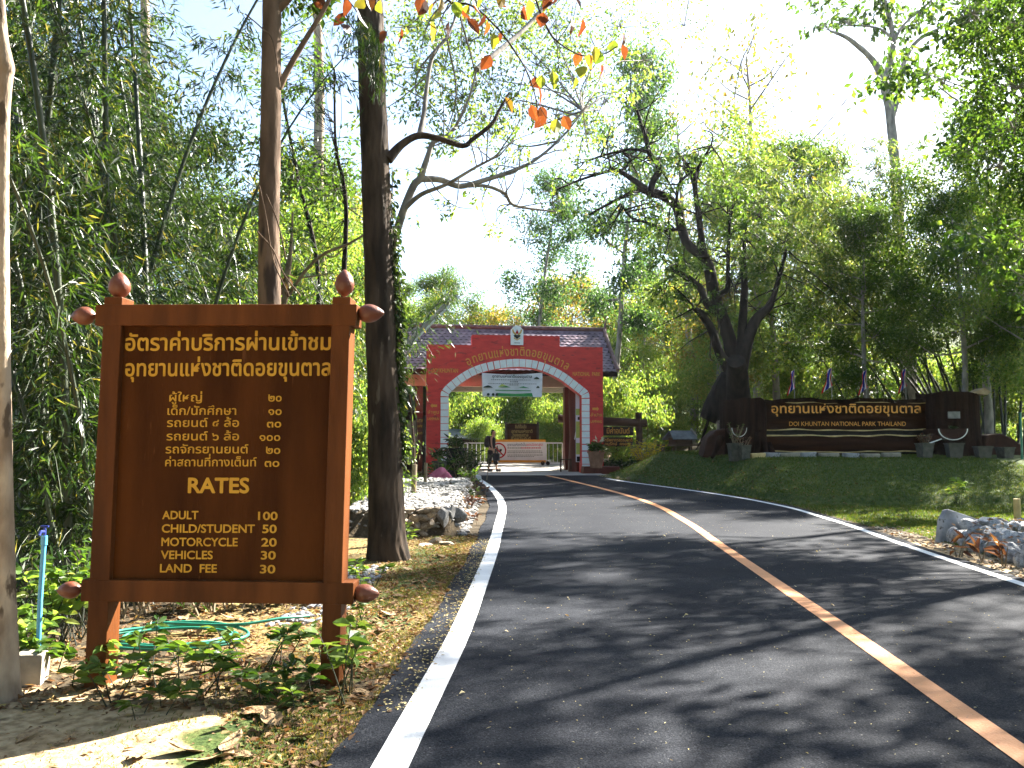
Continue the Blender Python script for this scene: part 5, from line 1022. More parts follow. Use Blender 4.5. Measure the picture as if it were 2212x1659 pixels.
for kd, u, Yk, s in (('dark', 40, 24, 1.25), ('dark', 190, 25, 1.2), ('dark', 320, 23, 1.0), ('green', 455, 30, .7), ('light', 540, 26, .62), ('yellow', 505, 34, .8), ('green', 640, 28, .75), ('light', 640, 24, .7), ('yellow', 660, 33, .9), ('light', 690, 36, .9), ('dark', 690, 27, .7), ('dark', 130, 21, .75), ('dark', 330, 22, .55), ('dark', 560, 30, .5), ('bush', 620, 20, 1.0), ('bush', 700, 19, .75), ('bush', 755, 17, .5), ('bush', 500, 20, 1.1)):  # dark kinds put the thicket's deep shade into their leaf colour
    plant(kd, u, Yk, s, {'light': 'pale green tree behind the bamboo on the left', 'green': 'mid green tree behind the bamboo on the left', 'yellow': 'yellowing tree glimpsed behind the left bamboo', 'dark': 'tree given dark leaves to darken the gaps behind the left bamboo', 'bush': 'sunlit bush behind the rates sign and the two trunks'}[kd], LG)
# trees standing off to the right that throw the dappled shade on the road
SG = 'roadside trees to the right of the view'
for kd, x, Yk, s in (('shade', 12.4, 9.0, .8), ('shade', 14.6, 14.4, .95), ('shade', 14.6, 4.6, 1.05), ('shade', 15.4, 19.0, .84), ('shade', 17.0, 24.2, 1.05), ('shade', 17.8, 7.6, 1.1)):
    plant(kd, 0, Yk, s, 'roadside tree standing just right of the view and shading the road', SG, x=x)
DG = 'leafy trees over the right end of the monument'
for kd, x, Yk, s in (('green', 15.2, 28.6, .62), ('light', 16.8, 27.0, .7), ('green', 17.6, 31.6, .85), ('light', 21.0, 33.0, .8), ('green', 13.6, 32.6, .62)):
    plant(kd, 0, Yk, s, 'leafy tree rising at the right edge behind the park monument', DG, x=x)

BG_ = 'unseen trees added behind the viewpoint to block sky light'  # unseen trees added behind and beside the camera to cut the sky fill
for kd, x, Yk, s in (('green', -5.5, -4.5, .95), ('dark', -2.0, -9.5, 1.2), ('green', 3.5, -11, 1.1), ('dark', 8.5, -7.0, 1.2), ('dark', -8.5, 1.5, 1.1), ('green', -7.0, -12, 1.2), ('dark', 1.0, -16, 1.4), ('dark', 12.5, -3.5, 1.1), ('green', -11, 6, 1.1), ('green', 9.5, -14, 1.2), ('dark', -12.5, -5, 1.4)):
    plant(kd, 0, Yk, s, 'unseen tree added behind the viewpoint to block sky light', BG_, x=x)
# -- the big dark trunk beside the road
r2 = np.random.default_rng(21); w = MB(); TY = 11.7
limb(w, [(840, 1235, 54), (838, 1205, 46), (834, 1120, 38), (829, 900, 34), (822, 700, 32), (815, 500, 31), (808, 300, 30), (801, 100, 29), (797, -100, 27), (795, -330, 22), (800, -600, 15)], TY, 72, 18, relief=.035)
limb(w, [(838, 345, 12), (868, 312, 9), (905, 293, 8), (950, 300, 6.5), (1000, 315, 6), (1022, 300, 5), (1062, 268, 4.5), (1080, 235, 3.5), (1100, 200, 2)], TY, 8, dy=.8)
limb(w, [(797, -150, 16), (880, -215, 11), (1000, -190, 8), (1120, -120, 6)], TY, 8, dy=-1.6)
LL = lambda c, r: (737 + c / 3.0, r / 3.0)
def twig(pts, y0, y1, w0, w1): limb(w, [(*LL(c, r), w0 + (w1 - w0) * i_ / len(pts), y0 + (y1 - y0) * i_ / len(pts)) for i_, (c, r) in enumerate(pts)], 0, 5)
twig([(600, -560), (640, -200), (690, 0), (830, 30), (950, 120), (1060, 240), (1150, 370), (1210, 480), (1262, 640), (1270, 760)], 10.6, 9.6, 3.2, 1.1)
twig([(1149, -360), (1220, -120), (1262, 0), (1320, 150), (1400, 270), (1560, 360), (1700, 350), (1790, 300)], 10.2, 9.8, 2.8, 1.0)
twig([(700, 20), (650, 120), (620, 180), (570, 190)], 10.4, 10.2, 1.5, .9); twig([(1190, 450), (1150, 600), (1100, 640), (1040, 690)], 9.8, 9.7, 1.3, .8); twig([(180, -450), (60, -120), (20, 20), (60, 160), (150, 250)], 11.0, 10.9, 2.5, 1.0)
twig([(1400, 270), (1480, 150), (1500, 40)], 10, 9.9, 1.2, .7); twig([(1240, 560), (1330, 470), (1380, 500)], 9.7, 9.7, .9, .6); twig([(1262, 640), (1330, 760), (1420, 800)], 9.6, 9.6, .9, .6)
P, A = [], []
tl = [(580, 150), (610, 30), (650, -10), (640, 70), (700, 150), (735, 20), (770, -30), (775, 60), (812, 130), (830, 40), (850, -10), (930, 100), (945, 150), (985, 225), (1035, 215), (905, 345), (965, 365), (1080, 335), (1140, -30), (1180, 50), (1215, 5), (1310, 90), (1360, -20), (1400, -10), (1490, 110), (1565, 130), (1500, -10), (1575, 380), (1550, 350), (1640, 310), (1680, 340), (1770, 270), (1820, 300), (1830, 220), (1685, 430), (1570, 440), (1250, 510), (1300, 495), (1275, 560), (1520, 510), (1370, 470), (1060, 640), (1140, 680), (1230, 690), (1290, 700), (1320, 760), (1400, 780), (1440, 760), (300, 215), (390, 190), (150, 10), (30, 0), (60, 180), (20, 90), (100, 60), (240, 20), (160, -30), (520, -20), (1000, -10), (1060, -25), (890, 0), (-140, 10), (-170, -20), (-110, 20), (470, -30), (560, 20)]
for i_, (c, r) in enumerate(tl):
    y = 9.9 + .5 * math.sin(i_ * 2.3); q_ = at(*LL(c, r - 12), y); P.append((q_.x, q_.y, q_.z)); A.append((r2.normal(0, .5), r2.normal(0, .35), -1.0))
t1 = wood_leaves('roadside_tree', 'thick dark-barked tree with broad red and yellow leaves standing beside the stone bed', 'tree', (0, 0, 0), w, None, M['bark_dark'], None)
mb = MB(); n_ = len(P); leaves(mb, np.array(P), np.array(A), r2.uniform(.17, .25, n_), r2.uniform(.11, .165, n_), r2, six=True, fold=.12, flat=0); mb.build('broad_leaves', M['teak_leaf'], t1)

# climbing plant on its right side
r2 = np.random.default_rng(22); P, A = [], []; w = MB()
for s_ in range(9):
    pts = []; u0 = 843 + s_ * 1.9
    for v in np.linspace(1000, 360 + 30 * s_, 14): pts.append(tuple(at(u0 + 5 * math.sin(v * .02 + s_) + 6 * (v > 650), v, TY + .05 + .06 * math.sin(s_ * 2))))
    tube(w, pts, .008, 4); pts = np.array(pts)
    for v in range(170):
        t = r2.uniform(0, 12.9); q_ = pts[int(t)] + (pts[int(t) + 1] - pts[int(t)]) * (t % 1) + r2.normal(0, .04, 3) + (.0, 0, 0); P.append(q_[None]); A.append(np.array([[.5 + r2.normal(0, .5), r2.normal(0, .5), -.8 + r2.normal(0, .4)]]))
wood_leaves('climbing_vine', 'leafy green climber hanging down the right side of the big dark trunk', 'vine', (0, 0, 0), w, lf_build(P, A, .10, .045, r2, True), M['twig'], M['leaf_dark'], crown='foliage', trunk='stem')

# slender grey tree leaning out from behind it, with an airy crown
r2 = np.random.default_rng(23); w = MB(); P, A = [], []; Y2 = 13.2
main = limb(w, [(834, 1170, 12), (832, 900, 11), (833, 640, 10), (846, 545, 9.5), (868, 465, 9), (893, 402, 8.5), (908, 384, 8), (925, 335, 6), (936, 308, 5), (975, 285, 4), (1010, 220, 3), (1030, 150, 2)], Y2, 8)
b1 = limb(w, [(906, 386, 8), (950, 388, 7), (995, 402, 6.5), (1050, 388, 5.5), (1110, 368, 4.5), (1160, 343, 3.5), (1215, 295, 2.5), (1260, 240, 1.5)], Y2, 7, dy=1.5)
b2 = limb(w, [(872, 452, 6), (910, 420, 5), (965, 398, 4), (1030, 360, 3), (1080, 335, 2)], Y2, 6, dy=-1)
b3 = limb(w, [(1000, 402, 5), (1050, 402, 4), (1090, 418, 4), (1105, 440, 3.5), (1140, 450, 3), (1200, 457, 2)], Y2 + .7, 6, dy=1)
b4 = limb(w, [(905, 296, 7), (915, 250, 6), (922, 190, 5), (935, 120, 4.5), (965, 80, 3.5), (990, 20, 2.5), (1010, -60, 2)], TY + .4, 6, dy=1.5)
for br_ in (main[38:], b1[14:], b2[8:], b3[10:], b4[8:]):
    for _ in range(11):
        s0 = br_[r2.integers(0, len(br_))]; e = s0 + unit(r2.normal(size=3) + (0.1, 0.2, .35)) * r2.uniform(.5, 1.3); mid = (s0 + e) / 2 + r2.normal(0, .1, 3); pts = smooth_line([s0, mid, e], 4); tube(w, pts, np.linspace(.012, .004, len(pts)), 4, cap=False)
        if r2.uniform() < .8: puff(w, P, A, e, .35, 3, 10, r2, tw=.004)
for u, v, y, Rr, k in ((880, 60, 15, .7, 8), (935, 40, 16, .8, 8), (900, 150, 15.5, .6, 7), (960, 150, 15, .7, 8), (1010, 90, 16, .8, 9), (1060, 170, 15.5, .7, 8), (1000, 210, 15, .6, 8), (1100, 70, 16, .8, 8), (1160, 140, 16, .8, 8), (1110, 240, 15.5, .6, 6), (1200, 60, 16.5, .9, 9), (1240, 170, 16.5, .8, 7), (1290, 110, 17, .8, 8), (1200, 250, 16, .7, 6), (1310, 220, 17, .7, 7), (1270, 290, 16.5, .6, 5), (960, 300, 15, .5, 4), (900, 230, 14.5, .5, 6), (1060, 290, 15.5, .5, 4), (1340, 60, 17.5, .8, 8), (1390, 130, 18, .7, 6), (1150, 20, 16.5, .7, 6), (1050, 20, 16, .7, 6)):
    c = at(u, v, y); j_ = b4 if u < 1050 else b1; root = j_[np.argmin(np.linalg.norm(j_ - np.array(c), axis=1))]
    pts = smooth_line([root, (root + np.array(c)) / 2 + r2.normal(0, .25, 3), np.array(c)], 5); tube(w, pts, np.linspace(.02, .007, len(pts)), 4, cap=False); puff(w, P, A, c, Rr * 1.3, k * 4, 14, r2, tw=.005)
# high crown added mostly above view to keep sun off the left bamboo
up1 = smooth_line([tuple(main[-1]), (.5, 14.6, 9.2), (1.6, 15.6, 11.5), (2.6, 16.4, 14.5)], 8); up2 = smooth_line([(1.0, 15.0, 10.2), (3.0, 15.8, 11.6), (5.2, 16.8, 13.4)], 6); up3 = smooth_line([(1.6, 15.6, 11.5), (1.8, 17.5, 12.4), (2.4, 19.5, 13.4)], 6)
for q_, w_ in ((up1, .05), (up2, .035), (up3, .03)): tube(w, q_, np.linspace(w_, .01, len(q_)), 6)
for _ in range(62):
    cc = np.array((r2.uniform(-.6, 5.8), r2.uniform(13.4, 19.6), r2.uniform(10.4, 15.2))); j_ = np.vstack([up1, up2, up3]); rt = j_[np.argmin(np.linalg.norm(j_ - cc, axis=1))]; tube(w, smooth_line([rt, (rt + cc) / 2 + r2.normal(0, .15, 3), cc], 4), .01, 4, cap=False); puff(w, P, A, cc, 1.0, 11, 17, r2, tw=.005)
wood_leaves('slender_leaning_tree', 'slender grey tree with curving bare limbs and airy yellow-green leaves leaning over the road', 'tree', (0, 0, 0), w, lf_build(P, A, .10, .042, r2), M['bark_grey'], M['leaf_light'])

# second trunk behind the rates sign
r2 = np.random.default_rng(24); w = MB(); P, A = [], []
limb(w, [(583, 1180, 30), (583, 900, 26), (582, 650, 24), (581, 480, 22), (584, 300, 22), (586, 130, 21), (588, -40, 20), (590, -250, 17), (592, -500, 12)], 9.4, 60, 16, relief=.02)
bl_ = limb(w, [(603, 190, 8), (625, 145, 7), (660, 85, 6), (700, 20, 5), (735, -50, 4), (790, -140, 3)], 9.4, 7); limb(w, [(590, 30, 10), (620, 0, 9), (650, -40, 7), (700, -120, 5)], 9.4, 7)
for pts in ([(530, 30), (565, 60), (590, 90), (605, 190)], [(560, 400), (575, 470), (590, 560), (625, 640)], [(556, 500), (590, 540), (612, 590), (650, 640)], [(575, 420), (600, 480), (618, 560)]): limb(w, [(u, v, 1.6) for u, v in pts], 9.1, 5)
for u, v in ((640, -60), (700, -120), (540, -150), (620, -220), (780, -160), (470, -260), (690, -300)): puff(w, P, A, at(u, v, 9.4), .7, 14, 22, r2)
wood_leaves('forest_edge_tree', 'straight light-brown trunk with one forked side branch behind the rates sign', 'tree', (0, 0, 0), w, lf_build(P, A, .13, .06, r2), M['bark_brown'], M['leaf_green'])
# dry sapling between the two trunks
w = MB(); P, A = [], []
limb(w, [(608, 1000, 7), (612, 700, 6), (616, 640, 7), (622, 585, 7), (628, 540, 4), (632, 460, 2)], 13, 7); t_ = limb(w, [(622, 640, 4), (660, 585, 3.6), (700, 548, 3.2), (750, 528, 2.8), (790, 505, 2.2), (835, 478, 1.4)], 13, 6, dy=-1.0); limb(w, [(700, 548, 2), (720, 555, 1.6), (745, 535, 1.2)], 12.8, 5); limb(w, [(650, 600, 2), (690, 595, 1.6), (720, 590, 1)], 13, 5)
for v in (600, 620): P.append(np.array(at(618, v, 13))[None] + r2.normal(0, .05, (9, 3))); A.append(r2.normal(0, 1, (9, 3)) - (0, 0, 1))
wood_leaves('dry_sapling', 'thin dry sapling with pale bare twigs between the two trunks', 'sapling', (0, 0, 0), w, lf_build(P, A, .16, .06, r2, True), M['twig'], M['dry_leaf'], crown='dry_foliage', trunk='stem')
for pts, y, lb, mk in (([(690, 900, 5), (688, 640, 5), (684, 560, 5), (668, 480, 4.5), (645, 390, 4), (625, 290, 3.5), (610, 200, 3), (600, 80, 2)], 18, 'dark thin crooked stem right of the light-brown trunk', 'bark_black'), ([(745, 1000, 6.5), (742, 650, 6), (748, 470, 5), (741, 390, 4.4), (730, 345, 3.8), (724, 290, 3), (722, 150, 2)], 16.5, 'dark crooked trunk just left of the big roadside trunk', 'bark_black'), ([(690, 900, 14), (693, 560, 13), (688, 400, 12), (690, 200, 11), (685, 0, 9), (682, -200, 7)], 27, 'pale far trunk between the two front trunks', 'bark_pale'), ([(315, 1000, 12), (318, 500, 11), (314, 100, 10), (312, -100, 9)], 24, 'pale trunk showing through the top of the left bamboo', 'bark_pale')):
    w = MB(); P, A = [], []; L_ = limb(w, pts, y, 9)
    for _ in range(14): q_ = L_[r2.integers(len(L_) // 3, len(L_))]; puff(w, P, A, q_ + r2.normal(0, .9, 3), .7, 5, 16, r2, root=q_)
    wood_leaves('thin_trunked_tree', lb, 'tree', (0, 0, 0), w, lf_build(P, A, .13, .055, r2), M[mk], M['leaf_green'])
# pale trunk at the left picture edge
w = MB(); limb(w, [(12, 1520, 34), (13, 1480, 27), (12, 1380, 24), (10, 1250, 21), (7, 1000, 18), (5, 700, 15), (5, 450, 13), (7, 260, 13), (11, 170, 15.5), (14, 145, 16.5), (7, 95, 12), (0, 20, 11), (-6, -120, 10), (-10, -400, 9)], 5.4, 60, 16, relief=.02)
P, A = [], []; r2 = np.random.default_rng(25)
for u, v in ((-40, -420), (60, -520), (-160, -560), (10, -640)): puff(w, P, A, at(u, v, 5.6), .6, 9, 14, r2, root=tuple(at(-10, -400, 5.4)))
wood_leaves('pale_barked_tree', 'pale rough-barked trunk with a swollen knot at the left picture edge', 'tree', (0, 0, 0), w, lf_build(P, A, .10, .05, r2), M['bark_pale'], M['leaf_green'])

# -- the twisted dark tree behind the monument
r2 = np.random.default_rng(26); w = MB(); P, A = [], []; Y4 = 31.5
f4 = lambda c, r, k: ((1380 + c * .4098) * .9217, (280 + r * .4098) * .9217, k * .3777)
LB = []
for pts in ([(862, 1850, 85), (860, 1700, 80), (855, 1560, 66), (848, 1450, 60), (842, 1380, 50)], [(845, 1430, 48), (800, 1250, 38), (760, 1120, 34), (715, 1000, 36), (690, 860, 33), (650, 780, 30), (570, 720, 27), (530, 620, 27), (500, 500, 26), (430, 440, 27), (350, 415, 27), (290, 400, 18), (200, 440, 11), (100, 490, 8), (0, 545, 5)],
            [(350, 415, 20), (370, 350, 19), (402, 290, 21), (385, 240, 18), (345, 190, 16), (325, 100, 13), (300, 30, 10), (270, -60, 8), (210, -130, 5)], [(330, 400, 18), (200, 310, 14), (150, 290, 12), (60, 310, 9), (-60, 350, 7), (-180, 400, 4)], [(180, 300, 9), (222, 262, 9), (236, 225, 8), (200, 198, 6)], [(345, 185, 10), (240, 172, 8), (100, 200, 7), (0, 235, 5), (-90, 260, 3)],
            [(660, 790, 22), (640, 650, 18), (622, 500, 17), (600, 350, 16), (560, 260, 10), (500, 180, 6)], [(720, 1010, 20), (790, 970, 15), (795, 850, 11), (800, 700, 10), (806, 590, 8), (830, 480, 5)], [(805, 1440, 32), (740, 1320, 26), (700, 1200, 24), (640, 1110, 22), (600, 1080, 12)], [(770, 1130, 26), (680, 1060, 22), (640, 970, 20), (600, 930, 17), (550, 890, 13), (470, 860, 9)],
            [(868, 1420, 42), (915, 1240, 34), (960, 1140, 30), (1030, 1070, 24), (1060, 1000, 16), (1095, 880, 12), (1130, 740, 8)], [(868, 1350, 28), (880, 1150, 25), (890, 950, 20), (885, 780, 14), (900, 600, 8)], [(815, 1470, 60), (765, 1560, 66), (715, 1650, 60), (680, 1720, 50)], [(600, 350, 12), (640, 250, 8), (700, 150, 5)], [(500, 480, 10), (520, 360, 8), (600, 300, 5)], [(430, 640, 9), (330, 590, 8), (240, 560, 6), (180, 480, 4)], [(520, 620, 8), (430, 640, 7)]):
    LB.append(limb(w, [f4(*p) for p in pts], Y4 + r2.normal(0, .25), 18, 7, dy=r2.normal(0, .8), relief=.035))
for L_ in LB[1:]:
    for _ in range(9):
        s0 = L_[r2.integers(len(L_) // 3, len(L_))]; e = s0 + unit(r2.normal(size=3) + (-.2, 0, .1)) * r2.uniform(.7, 2.2); pts = smooth_line([s0, (s0 + e) / 2 + r2.normal(0, .25, 3), e], 4); tube(w, pts, np.linspace(.035, .008, len(pts)), 4, cap=False)
        if r2.uniform() < .62: puff(w, P, A, e, .6, 4, 14, r2, tw=.008)
for c, r, Rr, k in ((560, 830, .7, 16), (480, 900, .7, 12), (780, 560, .6, 12), (820, 500, .5, 9), (1120, 700, 1.0, 18), (980, 560, 1.2, 22), (760, 420, 1.0, 14), (500, 980, .6, 8), (920, 800, .8, 12), (420, 1010, .6, 8), (380, 800, .7, 7), (1010, 860, .8, 14), (240, 700, .8, 6), (60, 560, .9, 7), (-20, 420, .8, 6), (640, 250, .8, 8), (330, 60, .8, 8)):
    u, v, _ = f4(c, r, 1); puff(w, P, A, at(u, v, Y4 + r2.normal(0, .8)), Rr * 1.2, k, 20, r2, tw=.012)
wood_leaves('twisted_tree', 'dark gnarled tree with crooked limbs spreading behind the left end of the monument', 'tree', (0, 0, 0), w, lf_build(P, A, .17, .075, r2), M['bark_black'], M['leaf_green'])
# -- tall pale trunk with big leaves
r2 = np.random.default_rng(27); w = MB(); P, A = [], []; Y5 = 35.5; f5 = lambda c, r, k: (1659 + c * .2778, r * .2778, k * .2778)
limb(w, [(1968, 960, 18), (1966, 870, 16.5), (1955, 700, 15), (1942, 500, 12.5), (1932, 340, 10.5), (1922, 240, 9.5), (1915, 180, 9)], Y5, 40, 14, relief=.02)
tops = [limb(w, [f5(*p) for p in pts], Y5, 8, dy=dd) for pts, dd in (([(960, 900, 36), (910, 680, 38), (860, 540, 30), (790, 440, 22), (690, 350, 20), (600, 285, 16), (480, 240, 8)], -.6), ([(965, 900, 30), (1005, 780, 20), (1035, 560, 20), (1075, 450, 18), (1140, 340, 16), (1240, 265, 14), (1380, 200, 8)], .6), ([(905, 620, 34), (940, 520, 30), (965, 400, 26), (975, 300, 22), (935, 100, 20), (900, -20, 16), (860, -200, 10)], .3), ([(960, 290, 12), (880, 230, 10), (780, 205, 8), (640, 200, 6)], .0), ([(975, 330, 12), (1050, 200, 10), (1180, 80, 8), (1300, -20, 6)], .0))]
for c, r, Rr, k in ((520, 90, .9, 10), (620, 150, .8, 10), (700, 50, .8, 9), (800, 110, .8, 10), (790, 260, .5, 5), (940, 170, .7, 9), (1050, 230, .6, 8), (1080, 130, .7, 9), (1180, 190, .7, 8), (1250, 80, .8, 9), (1000, 20, .9, 10), (860, 0, .9, 9), (300, 190, .6, 5), (270, 30, .7, 5), (930, 450, .3, 3), (1380, 60, .8, 8), (420, 20, .7, 7), (1480, 20, .7, 7), (640, -80, 1, 8), (1100, -120, 1.2, 10)):
    cc = at(*f5(c, r, 1)[:2], Y5 + r2.normal(0, .6)); j_ = tops[np.argmin([np.linalg.norm(t_ - np.array(cc), axis=1).min() for t_ in tops])]; puff(w, P, A, cc, Rr * 1.1, max(2, int(k * .62)), 9, r2, root=j_[np.argmin(np.linalg.norm(j_ - np.array(cc), axis=1))], tw=.014, droop=.6)
wood_leaves('tall_pale_tree', 'tall pale trunk forking high above the monument, with large drooping leaves', 'tree', (0, 0, 0), w, lf_build(P, A, .30, .15, r2, True), M['bark_grey'], M['leaf_green'])
# -- near crown reaching in from the right edge
r2 = np.random.default_rng(28); w = MB(); P, A = [], []; xT, yT = 9.7, 13.0
tr = smooth_line([(xT, yT, -.3), (xT + .1, yT, 2.5), (xT - .1, yT + .1, 5), (xT - .3, yT, 8), (xT - .2, yT, 11)], 6); tube(w, tr, np.linspace(.19, .05, len(tr)), 12)
for u, v, y, Rr, k in ((2100, 30, 12.5, .55, 16), (2180, 60, 12.3, .6, 18), (2080, 110, 13, .45, 9), (2150, 130, 12.6, .6, 18), (2200, 190, 12.2, .6, 18), (2120, 210, 12.8, .45, 9), (2190, 280, 12.5, .55, 16), (2100, 330, 13.2, .5, 11), (2160, 360, 12.7, .55, 15), (2215, 420, 12.4, .5, 14), (2130, 440, 13.2, .4, 7), (2040, -40, 13, .6, 10), (2200, -60, 12.4, .8, 20), (2040, 180, 13.4, .35, 4), (2005, 160, 13.6, .35, 3), (2270, 120, 12, .8, 20), (2280, 330, 12, .8, 20), (2330, -50, 12, .9, 20), (2205, 520, 13, .4, 7), (2150, 560, 13.6, .35, 5), (2210, 640, 13.4, .35, 6)):
    cc = np.array(at(u, v, y)); root = tr[np.argmin(np.abs(tr[:, 2] - cc[2] + 1.2))]; pts = smooth_line([root, (root + cc) / 2 + r2.normal(0, .15, 3), cc], 5); tube(w, pts, np.linspace(.03, .008, len(pts)), 5, cap=False); puff(w, P, A, cc, Rr * 1.2, k * 2, 14, r2, tw=.005, droop=.5)
wood_leaves('overhanging_tree', 'small-leaved tree whose dusky crown hangs in from the top right corner', 'tree', (0, 0, 0), w, lf_build(P, A, .095, .042, r2, True), M['bark_grey'], M['leaf_green'])

# ------------------------------------------------------------------ bamboo
def culm_line(p0, p1, p2, n=26):
    t = np.linspace(0, 1, n)[:, None]; p0, p1, p2 = (np.array(q_, float) for q_ in (p0, p1, p2)); return (1 - t) ** 2 * p0 + 2 * t * (1 - t) * p1 + t * t * p2
def bamboo_culm(line, r0, r2, t0=.2, step=.32, per=(2, 4), leaf=14, tl=(.45, 1.1), L=.15, W=.021, dens=lambda t: 1.0):
    """one jointed stem with whorls of drooping leafy twigs; returns stem and foliage builders"""
    st, P, A = MB(), [], []; s_ = np.concatenate([[0], np.cumsum(np.linalg.norm(np.diff(line, axis=0), axis=1))]); T = s_[-1]; nn = int(T / step); pos, rad = [], []
    for k in range(nn + 1):
        for d_, f in ((0, 1.22), (.03, 1.0)):
            q_ = min(k * step + d_, T); pos.append([np.interp(q_, s_, line[:, c]) for c in range(3)]); rad.append(r0 * f * (1 - .82 * (q_ / T) ** 1.4))
    tube(st, pos, rad, 7, cap=False)
    for k in range(nn + 1):
        t = k * step / T
        if t < t0: continue
        b = np.array([np.interp(k * step, s_, line[:, c]) for c in range(3)])
        for _ in range(r2.integers(*per)):
            if r2.uniform() > dens(t): continue
            a = r2.uniform(0, 6.28); l_ = r2.uniform(*tl) * (1.15 - .5 * t); d = np.array([math.cos(a), math.sin(a), r2.uniform(.1, .8)]); e = b + d * l_ * .55; e2 = b + d * l_ * (1, 1, .3) - (0, 0, l_ * .25)
            pts = smooth_line([b, e, e2], 3); tube(st, pts, np.linspace(.006, .002, len(pts)), 3, cap=False)
            q_ = r2.uniform(.25, 1.05, leaf); base = np.where(q_[:, None] < .6, b + (e - b) * (q_ / .6)[:, None], e + (e2 - e) * ((q_ - .6) / .4)[:, None]) + r2.normal(0, .05 * l_ + .02, (leaf, 3)); P.append(base)
            dd = unit(d)[None] * .55 + r2.normal(0, .45, (leaf, 3)); dd[:, 2] -= .75; A.append(dd)
    return st, lf_build(P, A, L, W, r2, flat=.2, fold=.25)
# the left thicket: a handful of stems, copied into clumps
CP = []
r2 = np.random.default_rng(31)
for k in range(6):
    H = (11, 12.5, 9.5, 13, 8, 6)[k]; out = (1.6, 2.6, 2.8, 1.2, 2.2, 2.4)[k]; st, lf = bamboo_culm(culm_line((0, 0, -.3), (.15 * out, .2, H * .62), (out, r2.uniform(-.6, .6), H * (.98 if k < 4 else .86))), (.044, .05, .04, .048, .034, .026)[k], r2, (.14, .16, .08, .18, .04, .03)[k], .30, (3, 6), 24, (.4, 1.15), .165, .024)
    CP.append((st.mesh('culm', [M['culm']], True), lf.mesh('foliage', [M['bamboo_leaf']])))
def clump(x, y, label, group, spec, sc=1.0):
    z = float(G(x, y)); o = thing('bamboo_clump', label, 'bamboo', (x, y, z), 0, group)
    for (k, dx, dy, rz, tilt) in spec:
        c = bpy.data.objects.new('culm', CP[k][0]); COL.objects.link(c); c.parent = o; c.location = (dx, dy, 0); c.rotation_euler = Euler((0, tilt, rz)); c.scale = (sc, sc, sc)
        f = bpy.data.objects.new('foliage', CP[k][1]); COL.objects.link(f); f.parent = c
    return o
BGp = 'bamboo clumps of the thicket on the left'
for n_, (x, y, nc, ks, lb) in enumerate(((-4.75, 8.2, 6, (2, 4, 4, 5, 5, 2), 'nearest bamboo clump between the pale trunk and the blue pipe'), (-6.0, 10.5, 9, (0, 1, 3, 4, 2, 5, 1, 4, 0), 'tall dense bamboo clump at the far left of the thicket'), (-4.7, 10.6, 7, (0, 4, 2, 5, 4, 5, 0), 'bamboo clump directly behind the left post of the rates sign'), (-5.6, 13.0, 8, (0, 3, 4, 2, 0, 4, 5, 2), 'tall bamboo clump behind the left half of the rates sign'), (-7.6, 13.5, 8, (0, 1, 3, 4, 2, 3, 4, 5), 'dark bamboo clump deep behind the left-edge trunk'), (-4.9, 16.5, 6, (5, 4, 5, 4, 5, 5), 'lower bamboo clump seen left of the light-brown trunk'), (-3.0, 17.5, 4, (5, 5, 5, 5), 'low bamboo clump between the two front trunks'), (-8.0, 17.5, 7, (0, 1, 3, 2, 4, 1, 5), 'far bamboo clump filling the top left of the thicket'), (-3.9, 8.4, 3, (5, 5, 5), 'short arching bamboo shoots close behind the rates sign'))):
    spec = []
    for i_ in range(nc):
        rz = rng.uniform(math.pi * .6, math.pi * 1.4) if rng.uniform() < .8 else rng.uniform(0, 6.28); spec.append((ks[i_], rng.normal(0, .35), rng.normal(0, .35), rz, rng.uniform(-.02, .10)))
    clump(x, y, lb, BGp, spec)
# hanging bamboo spray in front of the dark trunk
w = MB(); P, A = [], []; r2 = np.random.default_rng(33); base = [(690, 40), (730, 30), (775, 60), (800, 100)]; L_ = limb(w, [(560, -160, 2.2), (690, -60, 2), (760, 10, 1.7), (800, 75, 1.3), (815, 130, .8)], 10.9, 5)
for _ in range(46):
    q_ = L_[r2.integers(len(L_) // 2, len(L_))]; e = q_ + np.array([r2.normal(.02, .16), r2.normal(0, .16), -abs(r2.normal(.35, .2))]); pts = smooth_line([q_, (q_ + e) / 2 + (r2.normal(0, .06), 0, .05), e], 3); tube(w, pts, .002, 3, cap=False); t = r2.uniform(.2, 1, 16)[:, None]; P.append(q_ + (e - q_) * t + r2.normal(0, .03, (16, 3))); dd = r2.normal(0, .35, (16, 3)); dd[:, 2] -= 1; A.append(dd)
wood_leaves('bamboo_spray', 'bright bamboo spray drooping across the top of the big dark trunk', 'bamboo', (0, 0, 0), w, lf_build(P, A, .15, .02, r2, fold=.2), M['culm'], M['bamboo_leaf'], crown='foliage', trunk='culm')

# right-hand bamboo leaning over behind the monument
r2 = np.random.default_rng(35)
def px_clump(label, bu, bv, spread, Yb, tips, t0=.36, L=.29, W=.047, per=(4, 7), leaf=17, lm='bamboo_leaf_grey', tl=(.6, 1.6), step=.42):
    bp0 = at(bu, bv, Yb); o = thing('bamboo_clump', label, 'bamboo', (bp0.x, Yb, float(G(bp0.x, Yb))), 0, 'bamboo clumps leaning over behind the monument'); off = np.array(o.location)
    for (u, v, dy) in tips:
        b = np.array(at(bu + r2.uniform(-spread, spread), bv, Yb + r2.uniform(-.5, .5))); b[2] = float(G(b[0], b[1])) - .3; e = np.array(at(u, v, Yb + dy)); m_ = b + (e - b) * (.40, .4, .66) + (0, 0, .35 + .1 * abs(e[0] - b[0]))
        st, lf = bamboo_culm(culm_line(b - off, m_ - off, e - off), .045, r2, t0, step, per, leaf, tl, L, W)
        c = st.build('culm', M['culm_dark'], o, smooth=True); lf.build('foliage', M[lm], c)
